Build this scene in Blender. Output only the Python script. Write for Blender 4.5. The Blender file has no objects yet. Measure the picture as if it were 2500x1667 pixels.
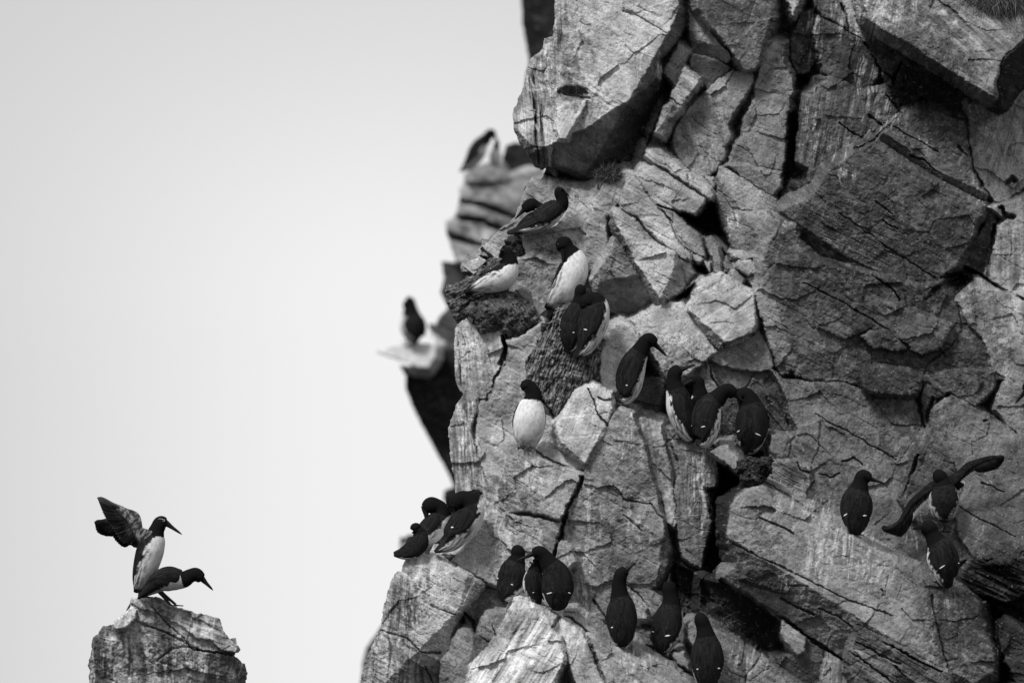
import bpy, math
import numpy as np
from mathutils import Vector

sc = bpy.context.scene
# ------------------------------------------------------------------ camera, sky, sun, exposure
K = 0.002            # metres per unit (one unit = one pixel of the photograph at the cliff)
D = 50.0             # distance from the camera to the cliff
cam = bpy.data.cameras.new("camera"); camo = bpy.data.objects.new("camera", cam)
sc.collection.objects.link(camo); sc.camera = camo
camo.location = (0, -D, 0); camo.rotation_euler = (math.pi / 2, 0, 0)
cam.sensor_width = 36; cam.lens = 360; cam.clip_start = 1; cam.clip_end = 2000
cam.dof.use_dof = True; cam.dof.focus_distance = D - 0.15; cam.dof.aperture_fstop = 3.1

SUN_EL, SUN_AZ = math.radians(52), math.radians(-38)   # azimuth from the camera side, negative = left
sd_ = Vector((math.cos(SUN_EL) * math.sin(SUN_AZ), -math.cos(SUN_EL) * math.cos(SUN_AZ), math.sin(SUN_EL)))
sl = bpy.data.lights.new("sun", 'SUN'); sl.energy = 2.75; sl.angle = math.radians(11); sl.color = (1, 1, 1)
so = bpy.data.objects.new("sun", sl); sc.collection.objects.link(so)
so.rotation_euler = sd_.to_track_quat('Z', 'Y').to_euler()

w = bpy.data.worlds.new("World"); sc.world = w; w.use_nodes = True
nt = w.node_tree; nt.nodes.clear()
def N(t, **kw):
    n = nt.nodes.new(t)
    for k, v in kw.items(): setattr(n, k, v)
    return n
out = N('ShaderNodeOutputWorld'); bg = N('ShaderNodeBackground'); nt.links.new(bg.outputs[0], out.inputs[0])
sky = N('ShaderNodeTexSky', sky_type='NISHITA'); sky.sun_disc = False
sky.sun_elevation = SUN_EL; sky.sun_rotation = math.atan2(sd_.x, sd_.y)
bw = N('ShaderNodeRGBToBW'); nt.links.new(sky.outputs[0], bw.inputs[0])
tc = N('ShaderNodeTexCoord'); sep = N('ShaderNodeSeparateXYZ'); nt.links.new(tc.outputs['Generated'], sep.inputs[0])
def math_(op, a, b=None, c=None, clamp=False):
    n = N('ShaderNodeMath', operation=op); n.use_clamp = clamp
    for i, x in enumerate((a, b, c)):
        if x is None: continue
        if isinstance(x, (int, float)): n.inputs[i].default_value = x
        else: nt.links.new(x, n.inputs[i])
    return n.outputs[0]
# the overcast: brighter overhead, a pale broad glow low over the sea, unseen lower part dimmed to keep undersides dark
up = N('ShaderNodeMapRange', interpolation_type='SMOOTHSTEP'); nt.links.new(sep.outputs['Z'], up.inputs[0])
up.inputs[1].default_value = -0.42; up.inputs[2].default_value = -0.06; up.inputs[3].default_value = 0.10; up.inputs[4].default_value = 0.80
dx = math_('ADD', sep.outputs['X'], 0.010); dz = math_('MAXIMUM', math_('ADD', sep.outputs['Z'], -0.001), 0.0)
gx = math_('MULTIPLY', math_('MULTIPLY', dx, 21.0), math_('MULTIPLY', dx, 21.0))
gz = math_('MULTIPLY', math_('MULTIPLY', dz, 29.0), math_('MULTIPLY', dz, 29.0))
fall = math_('DIVIDE', 1.0, math_('ADD', 1.0, math_('ADD', gx, gz)))     # soft glow
glow = math_('MULTIPLY_ADD', fall, 0.60, 0.48)
nz = N('ShaderNodeTexNoise'); nt.links.new(tc.outputs['Generated'], nz.inputs['Vector'])
nz.inputs['Scale'].default_value = 14; nz.inputs['Detail'].default_value = 2
cl = math_('MULTIPLY_ADD', nz.outputs[0], 0.03, 0.985)
lum = math_('MULTIPLY', math_('MULTIPLY', up.outputs[0], glow), cl)
back_ = N('ShaderNodeMapRange', interpolation_type='SMOOTHSTEP'); nt.links.new(sep.outputs['Y'], back_.inputs[0])   # unseen sky behind the viewer, dimmed to add contrast on the rock faces
back_.inputs[1].default_value = -.3; back_.inputs[2].default_value = .8; back_.inputs[3].default_value = .5; back_.inputs[4].default_value = 1.0
lum = math_('MULTIPLY', lum, back_.outputs[0])
zen = math_('MULTIPLY_ADD', math_('MAXIMUM', sep.outputs['Z'], 0.0), 0.70, 0.0)
lum = math_('ADD', lum, zen)
lum = math_('ADD', lum, math_('MULTIPLY', bw.outputs[0], 0.010))
nt.links.new(lum, bg.inputs[0]); bg.inputs[1].default_value = 1.0

sc.view_settings.view_transform = 'Standard'; sc.view_settings.look = 'None'
sc.view_settings.exposure = 0.0; sc.view_settings.gamma = 1.0

# ------------------------------------------------------------------ helpers
def P(u, v, Y):
    """a point seen at photo pixel (u, v) and standing Y units behind the cliff plane"""
    f = K * (1 + Y * K / D)
    return ((u - 1250) * f, Y * K, (833.5 - v) * f)

def tag(o, label=None, cat=None, group=None, kind=None):
    if label: o['label'] = label
    if cat: o['category'] = cat
    if group: o['group'] = group
    if kind: o['kind'] = kind
    return o

def mesh_np(name, co, quads, mat, tone=None, parent=None, smooth=True, tris=None, extra=None):
    me = bpy.data.meshes.new(name)
    co = np.asarray(co, dtype=np.float32)
    quads = np.asarray(quads, dtype=np.int32).reshape(-1, 4)
    tris = np.zeros((0, 3), np.int32) if tris is None else np.asarray(tris, dtype=np.int32).reshape(-1, 3)
    me.vertices.add(len(co)); me.vertices.foreach_set('co', co.ravel())
    nl = quads.size + tris.size; nf = len(quads) + len(tris)
    me.loops.add(nl); me.loops.foreach_set('vertex_index', np.concatenate([quads.ravel(), tris.ravel()]))
    me.polygons.add(nf)
    tot = np.concatenate([np.full(len(quads), 4), np.full(len(tris), 3)]).astype(np.int32)
    st = np.concatenate([[0], np.cumsum(tot)[:-1]]).astype(np.int32)
    me.polygons.foreach_set('loop_start', st); me.polygons.foreach_set('loop_total', tot)
    me.polygons.foreach_set('use_smooth', np.full(nf, smooth))
    me.update(calc_edges=True); me.validate()
    if tone is not None:
        a = me.attributes.new('tone', 'FLOAT', 'POINT'); a.data.foreach_set('value', np.asarray(tone, dtype=np.float32))
    if extra is not None:
        a = me.attributes.new('fibre', 'FLOAT', 'POINT'); a.data.foreach_set('value', np.asarray(extra, dtype=np.float32))
    me.materials.append(mat)
    o = bpy.data.objects.new(name, me); sc.collection.objects.link(o)
    if parent: o.parent = parent
    return o

LAT = np.random.RandomState(7).rand(16, 256, 256).astype(np.float32)
def vn(x, y, s=0):
    L = LAT[s % 16]
    x = x + s * 37.13; y = y + s * 91.7
    xi = np.floor(x).astype(np.int32); yi = np.floor(y).astype(np.int32)
    fx = (x - xi).astype(np.float32); fy = (y - yi).astype(np.float32)
    fx = fx * fx * fx * (fx * (fx * 6 - 15) + 10); fy = fy * fy * fy * (fy * (fy * 6 - 15) + 10)
    x0 = xi & 255; x1 = (xi + 1) & 255; y0 = yi & 255; y1 = (yi + 1) & 255
    return (L[y0, x0] * (1 - fx) + L[y0, x1] * fx) * (1 - fy) + (L[y1, x0] * (1 - fx) + L[y1, x1] * fx) * fy
def fbm(x, y, s=0, o=4, g=0.5):
    r = 0; a = 1; t = 0
    for i in range(o):
        c, n = math.cos(.6 * i), math.sin(.6 * i)
        r = r + a * (vn((x * c - y * n) * 2 ** i, (x * n + y * c) * 2 ** i, s + i) - .5); t += a; a *= g
    return r / t * 2          # about -1..1, mostly within +-.5
def facets(x, y, s, tilt):
    """chiselled noise: every cell is a randomly tilted little plane; returns height and cell random"""
    L = LAT[s % 16]; xi = np.floor(x).astype(np.int32); yi = np.floor(y).astype(np.int32)
    best = np.full(x.shape, 1e9, np.float32); h = np.zeros(x.shape, np.float32); rnd = np.zeros(x.shape, np.float32)
    for dj in (-1, 0, 1):
        for di in (-1, 0, 1):
            cx = xi + di; cy = yi + dj
            r1 = L[cy & 255, cx & 255]; r2 = L[(cy + 91) & 255, (cx + 17) & 255]
            r3 = L[(cy + 31) & 255, (cx + 57) & 255]; r4 = L[(cy + 131) & 255, (cx + 157) & 255]
            ddx = x - (cx + r1); ddy = y - (cy + r2); d = ddx * ddx + ddy * ddy
            m = d < best
            best[m] = d[m]; h[m] = (((r3 - .5) * ddx + (r4 - .5) * ddy) * 2 * tilt + (r1 + r2 - 1) * .05)[m]; rnd[m] = r3[m]
    return h, rnd
def sstep(a, b, x):
    t = np.clip((x - a) / (b - a), 0, 1); return t * t * (3 - 2 * t)

def sdpoly(U, V, poly):
    """signed distance, positive inside"""
    d = np.full(U.shape, 1e9, np.float32); ins = np.zeros(U.shape, bool)
    n = len(poly)
    for i in range(n):
        x1, y1 = poly[i]; x2, y2 = poly[(i + 1) % n]
        ex, ey = x2 - x1, y2 - y1; L2 = ex * ex + ey * ey + 1e-9
        t = np.clip(((U - x1) * ex + (V - y1) * ey) / L2, 0, 1)
        dd = (U - x1 - t * ex) ** 2 + (V - y1 - t * ey) ** 2
        d = np.minimum(d, dd)
        c = ((y1 > V) != (y2 > V))
        with np.errstate(divide='ignore', invalid='ignore'):
            xx = (x2 - x1) * (V - y1) / (y2 - y1 + 1e-12) + x1
        ins ^= c & (U < xx)
    d = np.sqrt(d)
    return np.where(ins, d, -d)
def dline(U, V, pts):
    d = np.full(U.shape, 1e9, np.float32)
    for (x1, y1), (x2, y2) in zip(pts[:-1], pts[1:]):
        ex, ey = x2 - x1, y2 - y1; L2 = ex * ex + ey * ey + 1e-9
        t = np.clip(((U - x1) * ex + (V - y1) * ey) / L2, 0, 1)
        d = np.minimum(d, (U - x1 - t * ex) ** 2 + (V - y1 - t * ey) ** 2)
    return np.sqrt(d)

ORG = dict(A=(1200, 0), B=(1600, 0), C=(2000, 0), D=(1050, 400), E=(1500, 400), F=(2000, 400), G=(1050, 800), H=(1500, 800),
           I=(2000, 800), J=(850, 1167), K=(1300, 1167), L=(1700, 1167), M=(2000, 1167), N=(180, 1167))
def pts(key, s):
    q = [tuple(float(a) for a in p.split(',')) for p in s.split()]
    if key == 'n': return q
    o = ORG[key]; return [(o[0] + a / 3.136, o[1] + b / 3.136) for a, b in q]

# ------------------------------------------------------------------ materials
def new_mat(name):
    m = bpy.data.materials.new(name); m.use_nodes = True; return m, m.node_tree, m.node_tree.nodes['Principled BSDF']
def rock_mat(name, contrast=1.0, rough=.85, scale=1.0, bump=.34):
    m, t, b = new_mat(name); L = t.links
    def n(ty, **kw):
        x = t.nodes.new(ty)
        for k, v in kw.items(): setattr(x, k, v)
        return x
    at = n('ShaderNodeAttribute', attribute_name='tone'); co = n('ShaderNodeTexCoord')
    n1 = n('ShaderNodeTexNoise'); n1.inputs['Scale'].default_value = 26 * scale; n1.inputs['Detail'].default_value = 8; n1.inputs['Roughness'].default_value = .68
    n2 = n('ShaderNodeTexNoise'); n2.inputs['Scale'].default_value = 95 * scale; n2.inputs['Detail'].default_value = 5; n2.inputs['Roughness'].default_value = .7
    for q in (n1, n2): L.new(co.outputs['Object'], q.inputs['Vector'])
    r1 = n('ShaderNodeMapRange'); L.new(n1.outputs[0], r1.inputs[0])
    r1.inputs[1].default_value = .3; r1.inputs[2].default_value = .7; r1.inputs[3].default_value = 1 - .27 * contrast; r1.inputs[4].default_value = 1 + .27 * contrast
    r2 = n('ShaderNodeMapRange'); L.new(n2.outputs[0], r2.inputs[0])
    r2.inputs[1].default_value = .3; r2.inputs[2].default_value = .7; r2.inputs[3].default_value = 1 - .2 * contrast; r2.inputs[4].default_value = 1 + .19 * contrast
    n4 = n('ShaderNodeTexNoise'); n4.inputs['Scale'].default_value = 260 * scale; n4.inputs['Detail'].default_value = 3; L.new(co.outputs['Object'], n4.inputs['Vector'])
    r4 = n('ShaderNodeMapRange'); L.new(n4.outputs[0], r4.inputs[0]); r4.inputs[1].default_value = .32; r4.inputs[2].default_value = .68; r4.inputs[3].default_value = 1 - .17 * contrast; r4.inputs[4].default_value = 1 + .17 * contrast
    m0 = n('ShaderNodeMath', operation='MULTIPLY'); L.new(r4.outputs[0], m0.inputs[0]); L.new(r2.outputs[0], m0.inputs[1])
    m1 = n('ShaderNodeMath', operation='MULTIPLY'); L.new(r1.outputs[0], m1.inputs[0]); L.new(m0.outputs[0], m1.inputs[1])
    m2 = n('ShaderNodeMath', operation='MULTIPLY'); L.new(m1.outputs[0], m2.inputs[0]); L.new(at.outputs['Fac'], m2.inputs[1])
    m3 = n('ShaderNodeMath', operation='MINIMUM'); L.new(m2.outputs[0], m3.inputs[0]); m3.inputs[1].default_value = .85
    L.new(m3.outputs[0], b.inputs['Base Color']); b.inputs['Roughness'].default_value = rough
    b.inputs['Specular IOR Level'].default_value = .25
    n3 = n('ShaderNodeTexNoise'); n3.inputs['Scale'].default_value = 60 * scale; n3.inputs['Detail'].default_value = 8; n3.inputs['Roughness'].default_value = .65
    L.new(co.outputs['Object'], n3.inputs['Vector'])
    bp = n('ShaderNodeBump'); bp.inputs['Strength'].default_value = bump; bp.inputs['Distance'].default_value = .012 / scale
    L.new(n3.outputs[0], bp.inputs['Height']); L.new(bp.outputs[0], b.inputs['Normal'])
    return m
ROCK = rock_mat('rock'); MOSS = rock_mat('mossy_peat', 1.6, 1.0, 1.6, 1.0); FARROCK = rock_mat('far_rock', .8, .9, .6)
def tone_mat(name, rough=.6, noise=.15, spec=.3, sheen=0):
    m, t, b = new_mat(name); L = t.links
    at = t.nodes.new('ShaderNodeAttribute'); at.attribute_name = 'tone'
    co = t.nodes.new('ShaderNodeTexCoord'); n1 = t.nodes.new('ShaderNodeTexNoise'); n1.inputs['Scale'].default_value = 120; n1.inputs['Detail'].default_value = 4
    L.new(co.outputs['Object'], n1.inputs['Vector'])
    r1 = t.nodes.new('ShaderNodeMapRange'); L.new(n1.outputs[0], r1.inputs[0]); r1.inputs[1].default_value = .3; r1.inputs[2].default_value = .7
    r1.inputs[3].default_value = 1 - noise; r1.inputs[4].default_value = 1 + noise
    m2 = t.nodes.new('ShaderNodeMath'); m2.operation = 'MULTIPLY'; L.new(r1.outputs[0], m2.inputs[0]); L.new(at.outputs['Fac'], m2.inputs[1])
    L.new(m2.outputs[0], b.inputs['Base Color']); b.inputs['Roughness'].default_value = rough; b.inputs['Specular IOR Level'].default_value = spec
    bp = t.nodes.new('ShaderNodeBump'); bp.inputs['Strength'].default_value = .25; bp.inputs['Distance'].default_value = .004
    L.new(n1.outputs[0], bp.inputs['Height']); L.new(bp.outputs[0], b.inputs['Normal'])
    return m
FEATHER = tone_mat('feathers', .9, .12, .04); BILL = tone_mat('bill_horn', .5, .05, .15); SKIN = tone_mat('foot_skin', .6, .1, .3)
EYE, _, eb = new_mat('eye'); eb.inputs['Base Color'].default_value = (.006, .006, .006, 1); eb.inputs['Roughness'].default_value = .12
GRASS = tone_mat('dry_grass', .9, .3, .1)

# ------------------------------------------------------------------ rock builder
def rockfield(name, box, step, blocks, base, cracks, drips, lichens, trend, mat, Y0=0.0, seed=0, zs=1.0, det=1.0, back=(60, 1300, 26, 1.0), inset=1.3, steep=6.5, warp=1.0, basetone=.05, zones=(), holes=()):
    u0, u1, v0, v1 = box
    us = np.arange(u0, u1, step, dtype=np.float32); vs = np.arange(v0, v1, step, dtype=np.float32)
    U, V = np.meshgrid(us, vs)
    WU = U + warp * (3.4 * fbm(U / 70, V / 70, seed + 1, 3) + 4.2 * fbm(U / 13, V / 13, seed + 4, 4, .6))
    WV = V + warp * (3.4 * fbm(U / 70, V / 70, seed + 2, 3) + 4.2 * fbm(U / 13, V / 13, seed + 5, 4, .6))
    f1, c1 = facets(WU / 95 , WV / 70, seed + 3, 1.0)
    ca, sa = math.cos(.5), math.sin(.5)
    f2, c2 = facets((WU * ca + WV * sa) / 34, (-WU * sa + WV * ca) / 20, seed + 6, 1.0)
    f3, c3 = facets((WU * ca + WV * sa) / 13, (-WU * sa + WV * ca) / 9, seed + 9, 1.0)
    n1 = fbm(U / 45, V / 45, seed + 8, 5, .55); n2 = fbm(U / 8, V / 8, seed + 11, 3, .6)
    hair = 0
    for k_, (an, la, lc) in enumerate(((.55, 420, 66), (.5, 260, 40), (2.15, 330, 90))):
        c_, s_ = math.cos(an), math.sin(an); q_ = vn((WU * c_ + WV * s_) / la, (-WU * s_ + WV * c_) / lc, seed + 2 + k_) - .5
        hair = np.maximum(hair, sstep(1.3, .3, np.abs(q_) * lc * .9) * sstep(.58, .74, vn(U / 60, V / 60, seed + 6 + k_)))
    det_h = f1 * 10 + f2 * 1.7 + f3 * .8 + n1 * 4 + n2 * 1.4 + hair * 2.6
    if base is not None:
        sdb = sdpoly(WU, WV, base); Y = trend(U, V) + 125 * zs + n1 * 40 + f2 * 14; SD = sdb
    else:
        Y = np.full(U.shape, 1e5, np.float32); SD = np.full(U.shape, -1e5, np.float32)
    T = basetone * (1 + .8 * n1); T = T.astype(np.float32)
    Y = Y.astype(np.float32)
    for bi, bk in enumerate(blocks):
        poly = bk['p']; xs = [p[0] for p in poly]; ys = [p[1] for p in poly]
        mg = 30
        i0 = max(0, int((min(xs) - mg - u0) / step)); i1 = min(len(us), int((max(xs) + mg - u0) / step) + 1)
        j0 = max(0, int((min(ys) - mg - v0) / step)); j1 = min(len(vs), int((max(ys) + mg - v0) / step) + 1)
        if i1 <= i0 or j1 <= j0: continue
        S = (slice(j0, j1), slice(i0, i1)); u = U[S]; v = V[S]; wu = WU[S]; wv = WV[S]
        A = sum(x1 * y2 - x2 * y1 for (x1, y1), (x2, y2) in zip(poly, poly[1:] + poly[:1])) / 2
        cu = sum(xs) / len(xs); cv = sum(ys) / len(ys)
        d = sdpoly(wu, wv, poly) - inset * bk.get('in', 1)
        size = math.sqrt(abs(A)); dm = det * bk.get('r', 1.0) * min(1, size / 160 + .25)
        gx, gy = bk['g']
        top = trend(np.float32(cu), np.float32(cv)) + bk['off'] * zs + (gx * (u - cu) + gy * (v - cv)) * zs
        top = top + det_h[S] * dm * zs
        if name == 'cliff' and cu > 1750: top = top + .1 * (u - cu)
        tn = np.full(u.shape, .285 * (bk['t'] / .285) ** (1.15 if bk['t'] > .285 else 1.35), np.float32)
        sang = bk.get('sa', .52)                         # direction of the bedding lines
        c, s = math.cos(sang), math.sin(sang)
        al = u * c + v * s; ac = -u * s + v * c
        st = vn(al / 120, ac / (2.6 * bk.get('sw', 1)), bi) - .5; st2 = fbm(al / 60, ac / 11, bi + 3, 2)
        amp = bk.get('s', .35)
        top = top + (st * 2.2 + st2 * 5) * amp * zs
        tn = tn * (1 + (st * .9 + st2 * 1.1) * amp * .7) * (1 + n1[S] * .7 * bk.get('nt', 1)) * (1 + (c2[S] - .5) * .16) * (1 + (LAT[3][bi % 200, 7] - .5) * .1)
        for fd in bk.get('f', []):
            f = None
            for (x1, y1), (x2, y2) in zip(fd[0][:-1], fd[0][1:]):
                L = math.hypot(x2 - x1, y2 - y1); q = (-(y2 - y1) * (wu - x1) + (x2 - x1) * (wv - y1)) / L
                f = q if f is None else (np.maximum(f, q) if len(fd) < 4 else np.minimum(f, q))
            top = top + fd[1] * np.maximum(f, 0) * zs
            if len(fd) > 2 and fd[2]: tn = tn * (1 + (fd[2] - 1) * sstep(-1, 3, f))
        b = bk.get('b', 4) * .7 + 2 * (c3[S]); e = np.clip(b - d, 0, None)
        yb = top + e * e / b * .5 * zs * (d > 0) + (d <= 0) * (b * .5 + np.clip(-d, 0, None) * steep) * zs
        m = (yb < Y[S]) & (d > -28)
        Y[S][m] = yb[m]; T[S][m] = tn[m]
        SD[S] = np.maximum(SD[S], d)
    for hp, hd in holes:                                     # open clefts, their deep shade and peaty dirt painted as near-black tone
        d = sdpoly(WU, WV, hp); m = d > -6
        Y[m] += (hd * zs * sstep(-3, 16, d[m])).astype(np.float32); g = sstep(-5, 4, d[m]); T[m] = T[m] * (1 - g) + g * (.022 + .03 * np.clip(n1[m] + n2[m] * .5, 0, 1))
    for ck in cracks:
        q, wd, dp = ck
        dd = dline(WU, WV, q); wv_ = wd * (.6 + .8 * vn(U / 22, V / 22, 5))
        Y += dp * zs * np.clip(1 - dd / wv_, 0, 1) ** .7
        T *= 1 - .45 * np.clip(1 - dd / (wv_ * 1.2), 0, 1)
    for (zp, ang, amp, wd, mul) in zones:
        d = sdpoly(WU, WV, zp); a_ = sstep(0, 14, d); m = a_ > 0
        c, s = math.cos(ang), math.sin(ang); al = U[m] * c + V[m] * s + 10 * n1[m]; ac = -U[m] * s + V[m] * c + 4 * n1[m]
        g = (vn(al / 150, ac / wd, 2) - .5) * 1.2 + (vn(al / 70, ac / (wd * .4), 5) - .5) * .7 + (vn(al / 90, ac / (wd * 3.5), 6) - .5) * .9
        T[m] = T[m] * (1 + a_[m] * (g * amp * 1.3 + mul - 1)); Y[m] -= (a_[m] * g * amp * 5 * zs).astype(np.float32)
    # droppings running down the rock, pale; and dark lichen
    for (cx, cy, rx, ry, dens, val, slant, wid) in drips:
        e = ((U - cx) / rx) ** 2 + ((V - cy) / ry) ** 2; m = e < 1.6
        x = (U[m] - slant * V[m]); y = V[m]
        x = x + 14 * (vn(x / 40, y / 50, 3) - .5) + 5 * (vn(x / 9, y / 16, 7) - .5)
        nz_ = vn(x / (wid * 1.3), y / 95, 6) * .40 + vn(x / (wid * 3.2), y / 110, 9) * .36 + vn(x / (wid * .8), y / 18, 10) * .24
        a = sstep(1.0 - dens * .86, 1.20 - dens * .86, nz_ + .28 * (1 - np.sqrt(e[m]))) * sstep(1.5, .5, e[m])
        a = a * (.25 + .75 * sstep(.25, .7, fbm(U[m] / 9, V[m] / 18, 8, 3) + .5)) * .85
        T[m] = T[m] * (1 - a) + val * a
    for (cx, cy, rx, ry, dens, mul, sc_) in lichens:
        e = ((U - cx) / rx) ** 2 + ((V - cy) / ry) ** 2; m = e < 2
        q = fbm(U[m] / sc_, V[m] / sc_, 4, 5, .62) * .6 + .5
        a = sstep(1 - dens, 1 - dens + .22, q + .3 * (1 - e[m]) * .5) * sstep(1.9, .6, e[m])
        T[m] = T[m] * (1 + (mul - 1) * a); Y[m] += (a * 2.0 * (vn(U[m] / 4, V[m] / 4, 2) - .3) * -1).astype(np.float32)
    if name == 'cliff':   # the right half of the face and its lower right corner toned darker
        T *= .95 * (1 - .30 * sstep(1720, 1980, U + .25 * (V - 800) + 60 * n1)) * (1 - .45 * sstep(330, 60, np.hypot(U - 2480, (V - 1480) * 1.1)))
    # small pits and specks of dark and white lichen all over
    sp = vn(U / 3.4, V / 2.6, 12); big = vn(U / 60, V / 60, 13)
    T *= 1 - .5 * sstep(.88 - .12 * big, .97 - .1 * big, sp)
    sp2 = vn(U / 5, V / 4, 14); T += .16 * sstep(.9 - .08 * (1 - big), .99, sp2) * (SD > 0)
    # mesh
    keep = SD > -step * 1.0
    gy_, gx_ = np.gradient(SD, step); gl = np.sqrt(gx_ ** 2 + gy_ ** 2) + 1e-6
    mv = np.where((SD < 0) & keep, -SD, 0)
    PU = U + gx_ / gl * mv; PV = V + gy_ / gl * mv
    fk = keep[:-1, :-1] & keep[1:, :-1] & keep[:-1, 1:] & keep[1:, 1:]
    fk &= (SD[:-1, :-1] > 0) | (SD[1:, :-1] > 0) | (SD[:-1, 1:] > 0) | (SD[1:, 1:] > 0)
    H_, W_ = U.shape; idx = np.arange(H_ * W_).reshape(H_, W_)
    a = idx[:-1, :-1][fk]; b = idx[1:, :-1][fk]; c = idx[1:, 1:][fk]; dd = idx[:-1, 1:][fk]
    Q = np.stack([a, b, c, dd], 1)
    Yc = Y; Yv = (Yc + Y0).ravel(); pu = PU.ravel(); pv = PV.ravel(); tt = T.ravel()
    # boundary edges -> walls running back
    E = np.concatenate([Q[:, [0, 1]], Q[:, [1, 2]], Q[:, [2, 3]], Q[:, [3, 0]]]).astype(np.int64)
    key = np.minimum(E[:, 0], E[:, 1]) * (H_ * W_) + np.maximum(E[:, 0], E[:, 1])
    _, first, cnt = np.unique(key, return_index=True, return_counts=True)
    BE = E[first[cnt == 1]]
    bv = np.unique(BE); rem = {}
    used, inv = np.unique(Q, return_inverse=True); Qn = inv.reshape(Q.shape)
    lut = np.full(H_ * W_, -1, np.int64); lut[used] = np.arange(len(used))
    cu_, cv_, cy_, ct_ = [pu[used]], [pv[used]], [Yv[used]], [tt[used]]
    blut = np.full(H_ * W_, -1, np.int64); blut[bv] = np.arange(len(bv))
    gxr = (gx_ / gl).ravel()[bv]; gyr = (gy_ / gl).ravel()[bv]
    base_i = len(used); quads = [Qn]; prev = lut[BE]
    lay = [back[0] * (back[1] / back[0]) ** (q_ / back[2]) for q_ in range(back[2] + 1)]
    lay = [2, 6, 14, 26, 40] + [l_ for l_ in lay if l_ > 46]
    bu, bv2, by = pu[bv], pv[bv], Yv[bv]
    for k_, bkk in enumerate(lay):                            # the flank running back: broken, never straight
        dm_ = min(1, bkk / 120) * back[3]
        inn = .05 * min(bkk, 60) + dm_ * (26 * vn((bu + bv2) / 60, by * 0 + bkk / 70, 3) + 16 * vn((bv2 - bu) / 26, by * 0 + bkk / 33, 6) + 7 * vn((bv2 - bu) / 9, by * 0 + bkk / 12, 8))
        cu_.append(bu + gxr * inn); cv_.append(bv2 + gyr * inn); cy_.append(by * max(0, 1 - bkk / 500) + (by.mean() if bkk else 0) * min(1, bkk / 500) + bkk * zs)
        f_ = min(1, bkk / 50); tw = .24 * (.55 + .9 * vn((bu + bv2) / 30, by * 0 + bkk / 55, 2)) * (.7 + .6 * vn((bv2 - bu) / 8, by * 0 + bkk / 14, 5))
        ct_.append(tt[bv] * (1 - f_) + tw * f_ * (1 if zs == 1 else .25))
        cur = blut[BE] + base_i + k_ * len(bv)
        quads.append(np.stack([prev[:, 1], prev[:, 0], cur[:, 0], cur[:, 1]], 1)); prev = cur
    cu_ = np.concatenate(cu_); cv_ = np.concatenate(cv_); cy_ = np.concatenate(cy_); ct_ = np.concatenate(ct_)
    f = K * (1 + cy_ * K / D)
    co = np.stack([(cu_ - 1250) * f, cy_ * K, (833.5 - cv_) * f], 1)
    o = mesh_np(name, co, np.concatenate(quads), mat, ct_, smooth=True)
    Yl = np.where(SD > 0, Y + Y0, 1e5)
    def look(u, v, r=0):
        i = int(np.clip((u - u0) / step, 0, W_ - 1)); j = int(np.clip((v - v0) / step, 0, H_ - 1)); k_ = int(r / step)
        return float(Yl[max(0, j - k_):j + k_ + 1, max(0, i - k_):i + k_ + 1].min())
    return o, look
def R(key, outline, off, gx, gy, t, **kw):
    d = dict(p=pts(key, outline), off=off, g=(gx, gy), t=t)
    if 'f' in kw: kw['f'] = [(pts(key, a[0]),) + tuple(a[1:]) for a in kw['f']]
    d.update(kw); return d
STEP = 1.3
# ------------------------------------------------------------------ the cliff: every slab traced, with its own distance, tilt and folds
CL = []
def add(*a, **k): CL.append(R(*a, **k))
# great boulder, upper left
add('A', '478,-190 1440,-190 1440,-30 1475,110 1480,200 1420,330 1340,400 1255,462 1310,530 1340,640 1320,740 1250,960 1200,1100 1165,1200 1100,1300 1000,1310 800,1440 640,1350 540,1300 440,1262 400,1308 330,1290 240,1150 165,1010 165,870 190,760 240,660 262,540 300,450 390,370 405,290 460,275 480,180',
    -130, .02, -.22, .43, sa=.5, s=.25, b=9, r=.8,
    f=[('560,1078 720,975 900,890 1100,750 1255,600 1330,480', 1.5, .42), ('1250,462 1340,310 1370,230 1435,120 1432,-20', 2.2, .5), ('650,-100 560,300 505,500 485,1075', .35, .72), ('400,250 330,520 235,800 215,1040', .8, .9), ('250,1060 420,1230 700,1330', 1.6, .6)])
add('A', '505,690 560,660 640,650 700,665 760,730 690,770 560,790 500,830', -128, .0, .9, .12, b=3, r=.3)
add('A', '500,840 570,790 740,760 700,860 640,960 575,1070 520,1065 495,1000', -152, .15, -.6, .5, b=6, r=.3, sa=2.1)
# wedge and slivers beside it
add('B', '300,-190 885,-190 890,130 860,230 825,340 800,480 765,530 690,550 640,490 580,390 450,240 390,170 310,60', -110, .2, .05, .24, sa=1.2, r=.8, f=[('380,80 520,-160', -.0, 1), ('760,-50 700,200 760,420', -.35, 1.1)])
add('B', '245,45 330,100 420,230 580,400 600,430 545,490 480,465 400,440 290,395 270,280 250,160', -80, -.1, -.1, .3, f=[('270,275 330,300 400,380 520,420', .9, .8)])
add('B', '290,410 400,440 480,465 580,520 560,555 480,610 405,695 320,590 270,510', -40, .25, .35, .18, r=.3, s=.1, f=[('320,590 330,480 360,400', 0.0, 1)])
add('B', '185,335 285,385 290,420 215,520 150,670 60,550 110,460 150,410', -60, -.1, -.1, .32)
add('B', '230,510 300,560 340,630 240,740 200,800 115,750 130,700 180,620', -75, -.1, -.15, .36)
add('B', '120,785 195,810 180,860 110,920 95,1020 65,1055 0,1010 50,880 70,820', -85, -.2, -.1, .4, f=[('60,1000 110,860 150,800', .7, .8)])
add('B', '885,-190 960,-190 1050,130 1040,230 1010,330 900,290 860,250 890,130', 70, .3, .4, .1, r=.5)
add('B', '965,-190 1170,-190 1130,-30 1050,135', -60, -.1, -.2, .38)
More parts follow.
